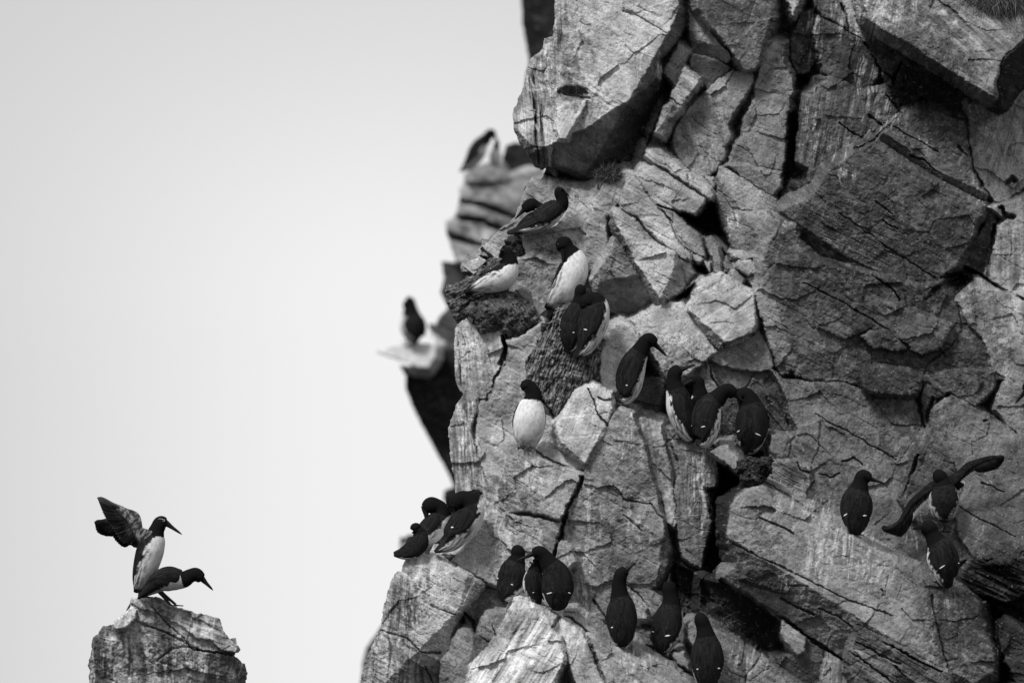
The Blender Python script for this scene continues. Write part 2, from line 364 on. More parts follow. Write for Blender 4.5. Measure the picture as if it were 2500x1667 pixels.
add('B', '820,330 900,300 990,335 985,480 1050,600 1065,700 1030,760 1035,850 1000,950 995,1180 1000,1310 880,1290 780,1280 690,1250 620,1330 550,1270 590,1120 660,1050 680,900 740,780 760,640 800,530', 10, .08, -.2, .25, s=.2)
add('B', '130,1080 150,960 240,830 370,720 480,600 590,540 740,560 740,640 650,800 600,870 560,960 580,1060 540,1130 545,1200 480,1310 365,1370 260,1310 190,1230', 5, .0, -.22, .28, s=.2, f=[('540,1120 420,1290 300,1270', 0.0, 1)])
add('B', '550,1270 690,1262 780,1290 970,1320 965,1430 900,1510 740,1410 620,1335', 5, .1, -.1, .27)
add('B', '-70,1130 60,1160 180,1260 250,1340 265,1415 100,1310 -10,1250 -80,1190', -45, -.05, -.35, .36)
add('B', '255,1340 420,1430 450,1490 430,1525 262,1418', -45, -.05, -.35, .36)
add('B', '400,1360 440,1370 465,1410 450,1440 410,1400', -10, 0, -.3, .3)
add('B', '1165,700 1220,650 1330,615 1440,640 1530,720 1640,700 1770,680 1890,860 1740,1000 1650,1080 1530,1150 1420,1220 1310,1300 1180,1300 1090,1250 1100,1050 1120,860', 0, .12, -.12, .2, sa=1.75, s=.5, f=[('1230,700 1200,900 1170,1250', .6, .8), ('1500,1040 1620,1110', .0, 1)])
add('B', '1180,1300 1260,1275 1320,1300 1250,1420 1170,1400', 15, .1, .1, .15)
add('B', '1040,1380 1160,1420 1240,1430 1180,1500 1090,1568 1000,1568 960,1480', 70, .1, .2, .1)
add('B', '1240,130 1380,200 1480,262 1600,320 1700,390 1750,520 1640,690 1530,700 1340,600 1290,540 1250,430 1200,250', 25, .12, .0, .15, s=.2)
add('B', '1130,-190 1430,-190 1430,-30 1470,120 1490,250 1380,180 1270,120 1220,60', 15, .1, -.05, .2)
add('B', '1050,250 1120,100 1220,60 1240,300 1250,430 1180,560 1090,580 1040,480 1030,340', 60, .2, 0, .13, sa=1.5)
add('C', '150,-190 700,-190 375,150 365,330 340,335 230,262 225,160 200,60', 8, .05, -.15, .34)
# the overhanging slab top right
add('C', '370,148 300,-190 1800,-190 1800,150 1568,310 1430,420 1380,520 1345,640 1345,745 1310,745 1160,645 980,535 780,405 600,300 440,205', -300, .0, -.42, .31, sa=.6, s=.4, b=6, f=[('470,215 980,520 1340,740', .9, .8)])
add('C', '1568,310 1430,425 1375,560 1340,680 1350,780 1395,800 1480,650 1568,580 1800,480 1800,200', -240, .9, .6, .06, r=.5)
add('C', '375,160 560,280 980,540 1330,760 1310,800 1130,800 1120,905 1030,895 900,840 780,740 640,860 520,720 530,660 480,520 400,400 365,330', 60, .1, .12, .13, r=.8)
add('C', '1140,790 1350,790 1568,590 1800,500 1800,1430 1568,1440 1400,1560 1340,1540 1300,1470 1250,1420 1190,1310 1150,1150 1140,960', 20, .02, -.26, .44, sa=1.25, s=.45)
add('C', '650,880 760,840 900,850 1030,900 1110,910 1135,980 1140,1150 1180,1310 1240,1430 1285,1490 1265,1540 1180,1520 950,1395 700,1255 560,1155 430,1080 520,990 620,900', -40, .08, -.18, .24, f=[('430,1075 700,1215 950,1330 1200,1500', 1.4, .7)], s=.2)
# right side
add('F', '1290,330 1400,300 1568,240 1800,200 1800,1040 1568,1025 1440,965 1300,880 1275,860 1330,640 1370,480 1420,420', 25, .02, -.2, .4, sa=1.5, s=.4, f=[('1340,700 1400,600 1440,480', .0, 1)])
add('F', '1260,340 1340,370 1360,450 1320,600 1270,860 1110,780 1160,600 1210,540 1260,460', 70, .1, .0, .16)
add('n', '2335,735 2383,690 2427,708 2443,711 2640,748 2640,930 2480,937 2460,924 2430,930 2420,905 2415,870 2400,830 2365,790', 10, .0, -.2, .4, sa=1.4)
add('n', '2340,752 2395,760 2412,850 2425,905 2330,902 2255,925 2262,890 2320,848 2350,800', 30, .1, -.1, .2)
add('n', '2480,880 2500,868 2640,900 2640,1070 2487,1062 2460,1042 2430,1000 2440,960', 0, .02, -.15, .31, s=.2)
add('n', '2255,925 2300,912 2325,908 2380,902 2428,905 2428,937 2425,956 2395,982 2383,992 2357,979 2319,966 2287,972 2277,998 2271,1039 2258,1039 2249,980', 15, .05, -.05, .19)
add('n', '2277,1000 2325,970 2376,998 2415,1023 2459,1042 2475,1061 2640,1065 2640,1360 2500,1355 2487,1370 2460,1375 2420,1366 2380,1362 2365,1340 2340,1310 2330,1250 2350,1200 2330,1130 2270,1120 2235,1105 2250,1060 2270,1045', 10, .06, -.22, .25, sa=1.9, s=.2, r=.7, f=[('2440,1380 2380,1330 2345,1250 2352,1190 2290,1120', 0, 1)])
add('n', '1885,905 1910,925 1978,932 2057,933 2140,970 2234,975 2262,1060 2235,1110 2220,1160 2200,1215 2230,1255 2300,1290 2350,1330 2395,1375 2350,1442 2274,1418 2137,1344 2000,1261 1935,1217 1867,1178 1880,1130 1885,1065 1950,1060 1930,1020 1915,960', 35, .06, -.28, .24, s=.15, f=[('2240,1100 2130,1170 1990,1150', 0, 1)])
add('n', '2230,1105 2330,1130 2352,1200 2335,1250 2342,1310 2380,1360 2340,1372 2280,1300 2215,1250 2195,1215 2222,1160', 20, .15, -.15, .2)
add('n', '1886,528 1924,499 1946,492 1978,480 2000,453 2019,414 2089,367 2131,349 2223,410 2303,452 2399,502 2399,528 2383,540 2370,585 2351,642 2316,664 2300,675 2280,720 2256,735 2244,754 2200,735 2180,700 2134,675 2050,650 1960,620 1900,600', -42, .1, -.04, .2, b=6, s=.3, f=[('1960,760 1925,560 1950,480', 0, 1), ('2250,770 2300,700 2400,540', 1.2, .8), ('2130,665 2190,705 2260,745', 1.3, .8)])
add('n', '1888,545 1873,598 1854,650 1855,684 1840,719 1848,751 1876,837 1900,905 1910,917 1935,905 1945,917 1985,930 2028,931 2057,929 2092,943 2140,963 2198,966 2234,969 2249,937 2255,921 2265,886 2319,848 2350,806 2347,776 2335,747 2300,690 2250,700 2180,680 2000,640', -25, .1, -.0, .2, b=7, s=.3, f=[('1915,540 1870,600 1862,700 1890,760 1915,830 1935,915', .4, 1.7), ('1850,745 1875,830 1905,925', 2.0, .6), ('2350,860 2200,905 2080,900', 0, 1)])
add('n', '1858,655 1880,600 1893,545 1890,525 1905,512 1918,512 1924,499 1946,492 1955,512 1960,560 1940,620 1925,680 1900,720 1870,760 1842,725', -62, -.12, -.1, .36, b=8, f=[('1935,760 1940,620 1955,500', .8, .5)])
add('n', '2100,921 2109,905 2140,892 2165,895 2223,905 2252,928 2236,968 2223,969 2140,961 2108,950', -48, .05, -.25, .14, b=12)
add('n', '2099,821 2121,808 2166,802 2188,818 2210,853 2191,860 2153,850 2127,850', -50, .0, -.3, .15, b=10)
add('n', '2000,700 2100,740 2190,740 2240,770 2330,790 2300,850 2250,870 2215,850 2180,815 2120,805 2060,830 1990,800', -44, .05, -.1, .19, b=10)
# middle
add('E', '200,0 310,5 560,165 712,265 700,310 620,395 545,370 480,362 330,320 240,220 160,90 175,30', -25, -.05, -.28, .31, s=.4, f=[('480,365 620,370 700,260', .8, .7)])
add('E', '250,240 330,320 480,380 560,470 650,530 670,620 700,720 640,700 560,650 480,530 420,430 340,350', -12, .1, -.2, .29, s=.4)
add('E', '60,240 100,140 160,90 240,220 340,350 430,450 500,590 580,690 580,750 500,720 400,640 300,540 250,510 180,420 50,350 40,300', -40, -.1, -.24, .37)
add('E', '0,370 60,400 130,450 190,530 270,610 370,670 450,700 490,800 535,940 500,980 400,1040 360,1110 320,1075 200,890 90,700 30,580 -25,470', -95, -.05, -.22, .4, f=[('340,1090 385,960 440,850 462,700', 1.2, .75), ('5,440 60,580 130,690 240,880 340,1060', 2.6, .5)])
add('E', '470,710 590,760 620,840 540,940 520,860 490,780', -20, .2, -.05, .22)
add('E', '-180,880 -90,745 -50,690 0,600 60,640 230,930 330,1090 140,1195 200,1350 140,1290 40,1200 -60,1100 -150,980', -50, .08, .05, .24, f=[('-170,900 -110,890 -60,960 140,1190', .9, .9), ('-60,700 -110,790 -120,900', .6, 1.6)], s=.2)
add('E', '570,1110 640,960 700,910 820,880 920,940 1060,1000 1085,1180 1075,1260 1010,1320 870,1390 800,1430 690,1310 620,1190 560,1120', -80, .02, -.3, .44, r=.5, f=[('565,1115 680,1215 850,1375', 1.3, .6)], s=.3, sa=2.6)
add('E', '140,1200 330,1095 420,1050 500,1060 560,1120 640,1220 760,1400 790,1440 724,1494 560,1620 400,1650 320,1500 200,1330', -40, .02, -.25, .42, r=.6, s=.1)
add('G', '1400,-10 1470,-50 1560,10 1620,100 1560,300 1450,450 1420,520 1320,460 1300,320 1305,190', -60, -.05, -.2, .43, r=.6, s=.1)
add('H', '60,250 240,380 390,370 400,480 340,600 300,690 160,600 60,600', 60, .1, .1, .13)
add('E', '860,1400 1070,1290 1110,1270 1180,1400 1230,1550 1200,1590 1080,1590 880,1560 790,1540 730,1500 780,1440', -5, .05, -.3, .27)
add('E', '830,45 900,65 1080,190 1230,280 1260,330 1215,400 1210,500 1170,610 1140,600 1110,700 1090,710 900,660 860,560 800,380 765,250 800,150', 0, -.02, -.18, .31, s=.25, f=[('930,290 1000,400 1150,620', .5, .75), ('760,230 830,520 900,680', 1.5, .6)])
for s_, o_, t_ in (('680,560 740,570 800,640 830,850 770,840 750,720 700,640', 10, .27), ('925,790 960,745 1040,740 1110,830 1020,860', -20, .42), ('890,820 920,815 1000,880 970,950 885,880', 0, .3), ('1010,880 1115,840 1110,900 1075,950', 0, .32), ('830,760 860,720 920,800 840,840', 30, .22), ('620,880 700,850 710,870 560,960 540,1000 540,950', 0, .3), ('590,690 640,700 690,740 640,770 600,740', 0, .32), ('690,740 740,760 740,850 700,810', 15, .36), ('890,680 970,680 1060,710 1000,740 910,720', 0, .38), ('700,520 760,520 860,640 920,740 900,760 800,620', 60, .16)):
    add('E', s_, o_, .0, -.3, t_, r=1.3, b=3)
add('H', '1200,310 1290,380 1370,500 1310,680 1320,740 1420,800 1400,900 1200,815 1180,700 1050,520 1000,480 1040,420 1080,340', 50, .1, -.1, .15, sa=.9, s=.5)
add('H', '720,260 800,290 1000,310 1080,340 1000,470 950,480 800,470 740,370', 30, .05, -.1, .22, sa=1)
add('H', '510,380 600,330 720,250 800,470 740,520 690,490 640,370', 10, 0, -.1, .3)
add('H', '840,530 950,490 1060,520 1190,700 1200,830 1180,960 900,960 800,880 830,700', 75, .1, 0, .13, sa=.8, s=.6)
add('H', '1200,820 1330,820 1350,900 1330,990 1240,1010 1190,950', 0, .0, -.2, .24, b=8)
add('H', '1210,1020 1400,1000 1500,1060 1500,1200 1470,1330 1400,1310 1150,1180 1200,1080', -10, .05, -.2, .26, sa=.5, s=.6)
add('H', '1420,740 1568,700 1568,900 1500,1060 1400,1000 1350,960 1360,880', 5, .05, -.2, .24)
add('H', '730,950 800,900 870,900 940,1000 945,1060 910,1090 820,1020', -90, .0, -.4, .3)
# lower middle face
add('n', '1500,1007 1519,998 1545,1007 1554,1036 1573,1081 1586,1135 1599,1180 1609,1234 1622,1272 1625,1304 1638,1346 1632,1377 1619,1409 1589,1441 1584,1511 1558,1520 1530,1580 1480,1560 1365,1505 1362,1370 1372,1340 1375,1250 1415,1170 1455,1080 1480,1045', -20, .03, -.12, .27, s=.3, sa=.5, f=[('1470,1210 1540,1260 1625,1330', .25, .9), ('1590,1500 1600,1430 1635,1370', .8, .7), ('1360,1460 1400,1480 1500,1570', .5, .6), ('1420,1200 1372,1240 1340,1300', 0, 1)])
add('H', '160,700 230,680 350,740 400,900 440,1050 450,1230 480,1500 460,1530 400,1500 370,1350 310,1190 250,960 220,850', -12, .05, -.15, .35, sa=1.4)
add('H', '390,880 450,870 500,1010 500,1120 460,1230 440,1050', 10, .1, -.1, .26)
add('n', '1634,1049 1691,1081 1745,1100 1755,1150 1745,1200 1742,1290 1732,1330 1714,1390 1670,1362 1654,1310 1651,1263 1645,1200 1647,1190 1660,1150 1655,1120 1640,1080', 0, .12, -.08, .23, sa=1.5, s=.4)
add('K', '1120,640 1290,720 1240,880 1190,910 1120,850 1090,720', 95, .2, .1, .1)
add('K', '905,870 980,920 1020,1000 900,1080 885,1100 890,980', 30, .1, 0, .26)
add('K', '150,1130 210,1065 380,1170 440,1260 470,1400 560,1600 570,1800 420,1800 270,1400 250,1240 170,1170', -110, -.02, -.32, .33, sa=1.2)
add('K', '440,1200 640,1290 820,1400 1000,1520 1160,1640 1300,1800 640,1800 620,1640 560,1568 480,1330', -125, .03, -.35, .31, sa=.6, s=.5, f=[('450,1195 650,1320 1000,1530 1200,1680', .0, 1)])
add('K', '230,1050 300,1060 460,1190 640,1290 820,1400 820,1380 640,1260 460,1140 320,1010 250,1010', -60, 0, -.5, .26, b=3)
add('K', '760,1260 900,1350 1080,1450 1230,1560 1400,1700 1300,1760 1000,1510 860,1420 740,1340', -80, .0, -.35, .24)
for s_, o_, t_ in (('1080,1340 1160,1330 1190,1400 1210,1470 1100,1420', -30, .24), ('1180,1130 1210,1100 1270,1130 1285,1200 1230,1290 1190,1230', -20, .28), ('840,1180 890,1200 930,1290 860,1280', 0, .2), ('780,920 880,1000 890,1090 800,1090 730,1010', 10, .3)):
    add('K', s_, o_, 0, -.25, t_, b=6)
add('n', '1161,1633 1204,1591 1233,1556 1258,1502 1268,1467 1300,1477 1335,1490 1360,1505 1348,1530 1373,1553 1380,1582 1376,1620 1355,1660 1335,1800 1190,1800 1140,1690 1150,1650', -175, .02, -.38, .5, sa=2.1, s=.6, f=[('1340,1720 1378,1600 1345,1530', .8, .7)])
add('K', '0,975 110,1010 150,1060 100,1180 0,1090 -30,1020', -150, 0, -.3, .35, f=[('60,1150 90,1000', .8, .7)])
add('J', '60,1750 90,1500 160,1330 225,1170 250,1130 265,1000 290,890 312,820 350,730 405,700 430,625 480,590 530,533 590,565 690,590 790,655 930,735 1060,815 1045,850 960,940 880,1020 830,1090 790,1230 800,1340 805,1400 880,1440 900,1480 930,1560 930,1900 40,1900', -60, -.05, -.22, .39, sa=.5, s=.45, b=7, f=[('500,480 430,900 420,1300 500,1700', .55, .85), ('420,1380 640,1400 800,1560', .35, .85), ('780,1300 850,1000 1050,800', .9, .8)])
add('J', '790,640 900,520 1000,350 1060,280 1110,225 1210,290 1400,370 1568,460 1700,520 1750,640 1500,830 1300,900 1150,840 1070,812 900,710', -35, .0, -.2, .33, s=.2, f=[('800,660 950,470 1110,225', -.0, 1)])
add('J', '890,1020 1000,900 1060,830 1150,850 1160,910 1100,1020 1000,1100 970,1180 890,1160', 25, .2, .1, .17)
add('J', '1100,860 1170,900 1300,920 1290,1000 1200,1020 1110,1010', 35, .1, .1, .15)
add('J', '1030,1080 1060,1030 1210,1010 1290,1000 1270,1080 1200,1220 1140,1270 1060,1240 980,1200', -25, .05, -.15, .29)
add('J', '830,1250 880,1170 970,1200 1110,1290 1100,1330 980,1430 920,1460 860,1420 800,1390', -70, .15, -.1, .22, f=[('960,1450 950,1300 980,1190', .8, .8)])
add('J', '780,1410 900,1460 1000,1500 1100,1568 1180,1700 1180,1850 800,1850', -110, .1, -.2, .27)
add('J', '920,1540 985,1470 1060,1530 1200,1640 1200,1800 940,1700', -150, 0, -.3, .38)
add('n', '1109,802 1112,790 1128,780 1139,776 1165,800 1190,800 1228,800 1238,832 1236,873 1229,892 1203,928 1190,966 1184,975 1160,972 1130,961 1118,953 1110,937 1107,870', 0, -.12, -.12, .4, sa=1.45, s=.45, f=[('1185,760 1160,850 1155,970', .6, .85)])
add('G', '590,95 700,60 860,-40 870,100 800,260 750,420 900,600 970,740 980,860 940,910 820,850 700,900 640,940 600,1040 560,1150 530,1380 430,1370 440,1200 350,900 360,600 430,555 470,460 550,300 590,220', 12, -.05, -.14, .36, f=[('640,1400 500,1000 340,900', .0, 1), ('360,720 480,740 600,800 660,800', -.3, 1.05)])
add('G', '250,510 350,545 360,640 310,760 350,950 430,1060 445,1250 450,1450 200,1450 190,1180 150,1000 125,800 150,700 200,570', 15, -.22, -.1, .38, sa=1.5, s=.6, f=[('330,500 200,800 260,1200 300,1450', .6, .8)])
add('G', '660,950 690,925 740,930 880,1010 1000,1070 1100,1085 1190,1110 1170,1180 1100,1290 1060,1340 1020,1440 1000,1480 880,1440 700,1400 580,1420 530,1370 540,1250 600,1100 620,1020', -60, .0, -.18, .36, s=.35, f=[('670,900 640,1100 760,1420', .35, .9), ('640,1120 800,1250 1010,1420', .3, .85)])
add('G', '800,930 870,880 950,910 1100,990 1195,1060 1200,1090 1100,1085 950,1020', -35, .0, -.4, .4)
add('G', '960,750 1040,650 1130,500 1200,450 1250,430 1330,470 1390,500 1400,560 1410,620 1370,740 1340,820 1250,950 1200,1055 1090,990 1000,920 975,830', -95, .0, -.3, .48, sa=1.9, s=.3, r=.7, f=[('1180,1080 1250,930 1400,700', .9, .7), ('980,760 1000,850 1190,1040', 1.2, .8)])
add('G', '560,1420 880,1470 1000,1490 990,1568 980,1650 850,1640 620,1520', -15, .05, -.1, .28)
# left spur
add('D', '780,90 830,105 950,130 1090,180 1080,320 950,340 860,360 800,410 720,490 660,560 620,640 560,640 520,735 470,725 360,690 350,660 450,590 540,500 640,400 690,280 710,200', 40, -.2, -.2, .34, s=.3, f=[('700,260 1000,330', 0, 1)])
add('D', '310,740 380,700 440,740 390,800 330,860 320,790', 30, -.2, -.2, .4)
add('D', '715,510 790,480 900,490 960,470 1060,340 1090,180 1200,200 1280,170 1350,300 1400,380 1360,400 1360,680 1330,740 1290,800 1270,880 1280,960 1400,1100 1350,1100 1130,1050 1000,1060 940,1100 870,1230 800,1180 770,1000 660,960 640,970 690,900 670,720 730,700 710,600', 25, .08, -.14, .3, s=.25, b=8, r=1.1, f=[('1180,1100 1170,650 1140,200', -.5, 1.1), ('740,1100 760,800 780,470', -.0, 1), ('1380,600 1300,500 1250,200', .2, 1)])
add('D', '900,495 960,470 1065,325 1060,360 1010,430 930,500', -5, -.2, -.7, .42, b=3)
add('D', '1350,110 1490,50 1560,60 1568,90 1490,180 1470,260 1420,340 1400,380 1340,370 1250,330 1240,280 1310,190', -40, -.05, -.12, .36, f=[('1390,380 1330,300 1350,100', .4, 1.2)])
add('D', '720,508 780,503 768,600 742,702 715,640', -8, -.1, -.1, .55, b=3)
add('D', '640,960 700,950 770,980 790,1060 800,1150 700,1100 620,1000', 10, .1, -.1, .24)
# long slab bottom right and what lies under it
add('n', '1859,1183 1900,1205 2000,1261 2073,1304 2137,1345 2200,1375 2274,1418 2340,1445 2392,1486 2408,1540 2431,1597 2431,1640 2380,1670 2380,1850 2110,1850 2075,1640 1970,1552 1908,1508 1800,1440 1760,1412 1800,1370 1780,1345 1770,1290 1776,1230 1821,1196', -170, .02, -.3, .33, sa=.5, s=.25, b=7, f=[('2310,1700 2290,1600 2280,1450', .35, .7), ('2085,1510 2180,1572 2290,1625 2380,1680', 1.0, .8), ('1780,1430 1810,1300 1870,1190', 0, 1), ('1740,1380 1790,1430 1880,1500', .7, .7), ('1800,1450 1920,1500 2090,1600', 0, 1)])
add('L', '400,690 560,690 640,760 720,830 700,890 600,870 430,810 340,770', -178, .05, .3, .12, r=1.6)
add('n', '2095,1535 2180,1572 2250,1610 2320,1640 2330,1690 2330,1800 2140,1800 2074,1640 2077,1596', -155, .05, .02, .22, s=.7, sa=.55)
add('L', '30,770 190,790 650,1080 640,1200 720,1350 600,1310 560,1390 480,1370 380,1280 200,1110 20,1000', 30, .1, .15, .07, s=.3)
add('L', '650,1080 840,1215 830,1320 770,1360 710,1290 640,1190', -75, 0, -.15, .35, r=.6)
add('L', '840,1220 1000,1310 990,1430 940,1568 860,1850 760,1700 600,1370 720,1350 830,1320', -25, .1, 0, .15)
add('L', '1000,1330 1110,1400 1180,1480 1170,1850 950,1850 960,1480', -50, .1, -.2, .34, sa=1.6, s=.5)
add('L', '1180,1500 1400,1568 1500,1850 1180,1850', 30, .1, 0, .14)
add('L', '150,1200 240,1260 470,1370 380,1520 340,1850 0,1850 -50,1600 180,1500 200,1330', -95, .0, -.3, .23, f=[('420,1300 380,1500 300,1700', 0, 1)])
add('L', '470,1400 520,1390 640,1480 800,1600 900,1850 340,1850 400,1500', -105, .0, -.3, .27)
add('L', '30,990 220,1100 450,1290 480,1380 240,1255 150,1190 60,1120', -20, 0, -.3, .2)
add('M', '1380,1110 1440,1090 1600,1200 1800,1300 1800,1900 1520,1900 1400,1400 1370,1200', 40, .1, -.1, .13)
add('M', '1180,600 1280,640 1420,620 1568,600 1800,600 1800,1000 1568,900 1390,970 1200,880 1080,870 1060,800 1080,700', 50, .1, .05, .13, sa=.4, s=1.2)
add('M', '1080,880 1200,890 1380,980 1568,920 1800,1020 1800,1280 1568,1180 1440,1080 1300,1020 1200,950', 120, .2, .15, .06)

BASE = pts('n', '1400,-70 1380,0 1350,100 1330,200 1300,340 1340,400 1290,500 1240,600 1180,680 1150,800 1140,900 1125,1000 1120,1150 1120,1230 1060,1330 1000,1420 960,1500 920,1850 2620,1850 2620,-70')
def ck(key, s, w=4.5, d=34): return (pts(key, s), w, d)
CR = [ck('G', '570,80 580,200 575,270 500,380 470,480 430,550', 5, 40), ck('G', '1210,460 1260,560 1290,650 1365,745', 3, 20), ck('G', '1290,530 1340,550 1400,540', 2.5, 14),
      ck('E', '240,215 330,340 420,430 500,600 580,680', 3.5, 22), ck('E', '330,320 480,380', 3, 20), ck('G', '590,1430 650,1480 800,1540', 3, 18),
      ck('C', '170,30 215,130 230,262', 3.5, 20), ck('C', '350,335 400,400 480,540 575,600', 4, 24), ck('C', '635,485 585,570 575,640', 4, 24), ck('C', '520,730 640,870', 3, 22),
      ck('C', '640,865 780,745', 2.5, 12), ck('C', '280,1140 420,1080 520,980 630,885', 5, 34), ck('C', '410,1085 350,1080 230,1000 160,940', 2.5, 12), ck('C', '380,880 480,960', 4, 20),
      ck('C', '700,1200 800,1230 900,1310', 3, 20), ck('C', '1060,1130 1130,1190', 3, 16), ck('F', '430,290 560,390', 4, 12), ck('F', '480,440 600,500', 3, 12), ck('F', '410,850 560,960 610,1050', 3, 16),
      ck('F', '1390,330 1420,400 1480,410', 8, 50), ck('F', '1450,135 1480,110 1500,130', 8, 50), ck('F', '1340,470 1320,620 1290,860', 5, 40), ck('F', '1110,785 1290,885 1380,950 1568,1030', 5, 34),
      ck('n', '2241,1109 2229,1150 2212,1190 2197,1215', 5, 30), ck('I', '850,750 830,640 870,550', 7, 30), ck('I', '1000,530 1100,590 1240,650', 10, 30), ck('I', '810,390 940,355 1030,330', 4, 24), ck('I', '1270,710 1370,700 1430,760', 6, 20),
      ck('I', '180,1030 270,1000 330,1050', 3, 12), ck('I', '0,1120 90,1150 160,1120', 2.5, 10), ck('I', '1240,1190 1420,1250', 3, 10),
      ck('H', '1150,1180 1300,1270 1568,1425', 5, 34), ck('H', '1390,1030 1420,1090 1500,1110', 3, 14), ck('H', '1480,1330 1470,1250 1530,1180', 3, 14),
      ck('L', '190,780 650,1060 840,1200 1170,1430', 5, 44), ck('L', '650,920 780,990 900,1050', 3.5, 20), ck('L', '480,310 620,360 750,430', 3, 14), ck('L', '700,820 850,830', 3, 12),
      ck('L', '1240,1260 1400,1340 1568,1420', 3, 18), ck('M', '560,1280 700,1370 940,1480', 3, 22), ck('M', '300,1140 560,1290', 6, 30), ck('M', '525,740 515,850 505,900', 1.6, 4), ck('M', '640,800 600,900', 1.6, 4),
      ck('M', '860,900 900,1100 940,1300 1000,1480', 3.5, 12), ck('M', '240,1330 420,1450 560,1560', 3, 18), ck('M', '580,1430 660,1520', 3, 16), ck('M', '0,1000 150,1060 300,1180', 3, 12),
      ck('K', '380,0 330,120 260,220 200,480 160,600', 6, 45), ck('K', '205,1065 155,1140', 4, 30), ck('K', '620,60 700,160 900,200 1010,330', 3, 10), ck('K', '700,280 840,400', 3, 10), ck('K', '460,920 570,1090', 3, 14), ck('K', '680,780 800,870 890,990', 2.5, 10),
      ck('J', '890,1020 960,1100 970,1180', 4, 24), ck('J', '1220,1020 1250,1090', 3, 14), ck('J', '1100,1120 1140,1270', 2.5, 10), ck('J', '560,1330 700,1340', 4, 18), ck('J', '630,970 720,1010 820,1040', 3, 9), ck('J', '250,1160 450,1230 560,1330', 3, 10), ck('J', '580,1440 650,1568', 3, 14),
      ck('D', '395,650 470,720', 4, 24), ck('D', '560,1310 575,1400 540,1520', 6, 50), ck('A', '1010,90 1150,140 1350,260', 3, 6), ck('A', '560,730 750,750', 3, 10), ck('B', '440,240 600,430', 5, 40), ck('B', '560,1280 640,1350', 3, 18), ck('B', '1300,140 1400,200 1568,300', 2.5, 14), ck('C', '1030,890 1120,910 1140,1100 1180,1300 1250,1420', 4.5, 30),
      ck('H', '720,240 740,380 800,470', 3, 20), ck('H', '840,140 1060,40', 5, 30), ck('n', '1990,1010 2080,1060 2190,1120', 2.2, 9), ck('n', '1960,690 2060,740 2160,800 2220,850', 2.5, 9), ck('n', '2050,520 2160,600 2300,690', 2.2, 8), ck('n', '2160,300 2290,370', 2.2, 9), ck('n', '1790,1330 1900,1380 2060,1460 2180,1500', 2.5, 10), ck('n', '2260,1190 2380,1260 2480,1310', 2.2, 8), ck('M', '480,850 500,900', 3, 8)]
DR = [(2090, 20, 70, 90, .5, .75, -.15, 3.2), (2180, 30, 60, 70, .6, .8, -.15, 3.2), (2130, 190, 60, 90, .42, .7, -.15, 3), (1990, 70, 20, 130, .5, .6, -.1, 3), (2150, 280, 70, 60, .5, .72, -.3, 3),
      (2420, 400, 90, 110, .5, .62, -.3, 3.5), (2460, 480, 70, 90, .4, .55, -.3, 3), (2030, 350, 50, 60, .42, .7, -.2, 3), (2060, 425, 30, 25, .6, .8, 0, 4), (2260, 350, 30, 40, .42, .65, 0, 3),
      (1985, 300, 25, 90, .5, .6, -.1, 2.6), (2020, 1330, 90, 120, .5, .72, -.1, 4), (1940, 1240, 90, 60, .42, .62, -.4, 4), (2080, 1350, 60, 80, .5, .7, -.15, 3.5), (1950, 1430, 80, 60, .42, .55, -.2, 5),
      (1710, 1180, 45, 130, .42, .65, -.1, 3), (1420, 1380, 60, 150, .4, .6, -.02, 3), (1440, 1230, 70, 80, .4, .55, -.02, 4), (1560, 1280, 60, 80, .36, .55, -.05, 3.5), (1340, 1200, 60, 100, .36, .55, 0, 3.5),
      (1200, 1260, 90, 120, .38, .6, 0, 3.5), (1250, 1350, 60, 90, .4, .6, 0, 3), (1050, 1450, 120, 160, .42, .62, .1, 4), (930, 1560, 90, 130, .45, .6, -.1, 4), (1150, 860, 50, 100, .5, .68, .05, 3.5), (1130, 1100, 40, 130, .55, .75, .1, 4),
      (1340, 240, 35, 250, .5, .6, -.06, 3.5), (1410, 100, 60, 160, .3, .62, -.1, 3), (1590, 130, 50, 150, .34, .7, -.02, 3.5), (1300, 280, 40, 120, .45, .5, .05, 3), (1430, 500, 90, 120, .25, .5, 0, 3), (1700, 380, 120, 120, .28, .5, .2, 4), (1790, 540, 20, 40, .5, .7, .1, 4), (1640, 800, 90, 100, .25, .6, .3, 4),
      (2270, 1560, 20, 90, .45, .55, 0, 3), (2380, 1300, 80, 80, .28, .6, -.4, 2.5), (1820, 1620, 60, 50, .42, .6, -.3, 3), (2230, 1300, 40, 60, .35, .6, .2, 2.5), (1180, 1600, 120, 60, .3, .7, -.5, 4), (2440, 850, 60, 80, .3, .5, 0, 3), (1540, 1080, 30, 90, .5, .65, 0, 4), (1700, 1130, 30, 70, .5, .7, 0, 3), (1300, 1150, 40, 60, .5, .68, 0, 4), (1380, 1560, 60, 60, .5, .7, -.1, 4), (1560, 1620, 60, 40, .5, .65, 0, 4), (2130, 1390, 60, 70, .5, .7, -.1, 4), (2330, 1480, 40, 60, .45, .55, 0, 3), (1030, 1400, 60, 70, .5, .7, 0, 4)]
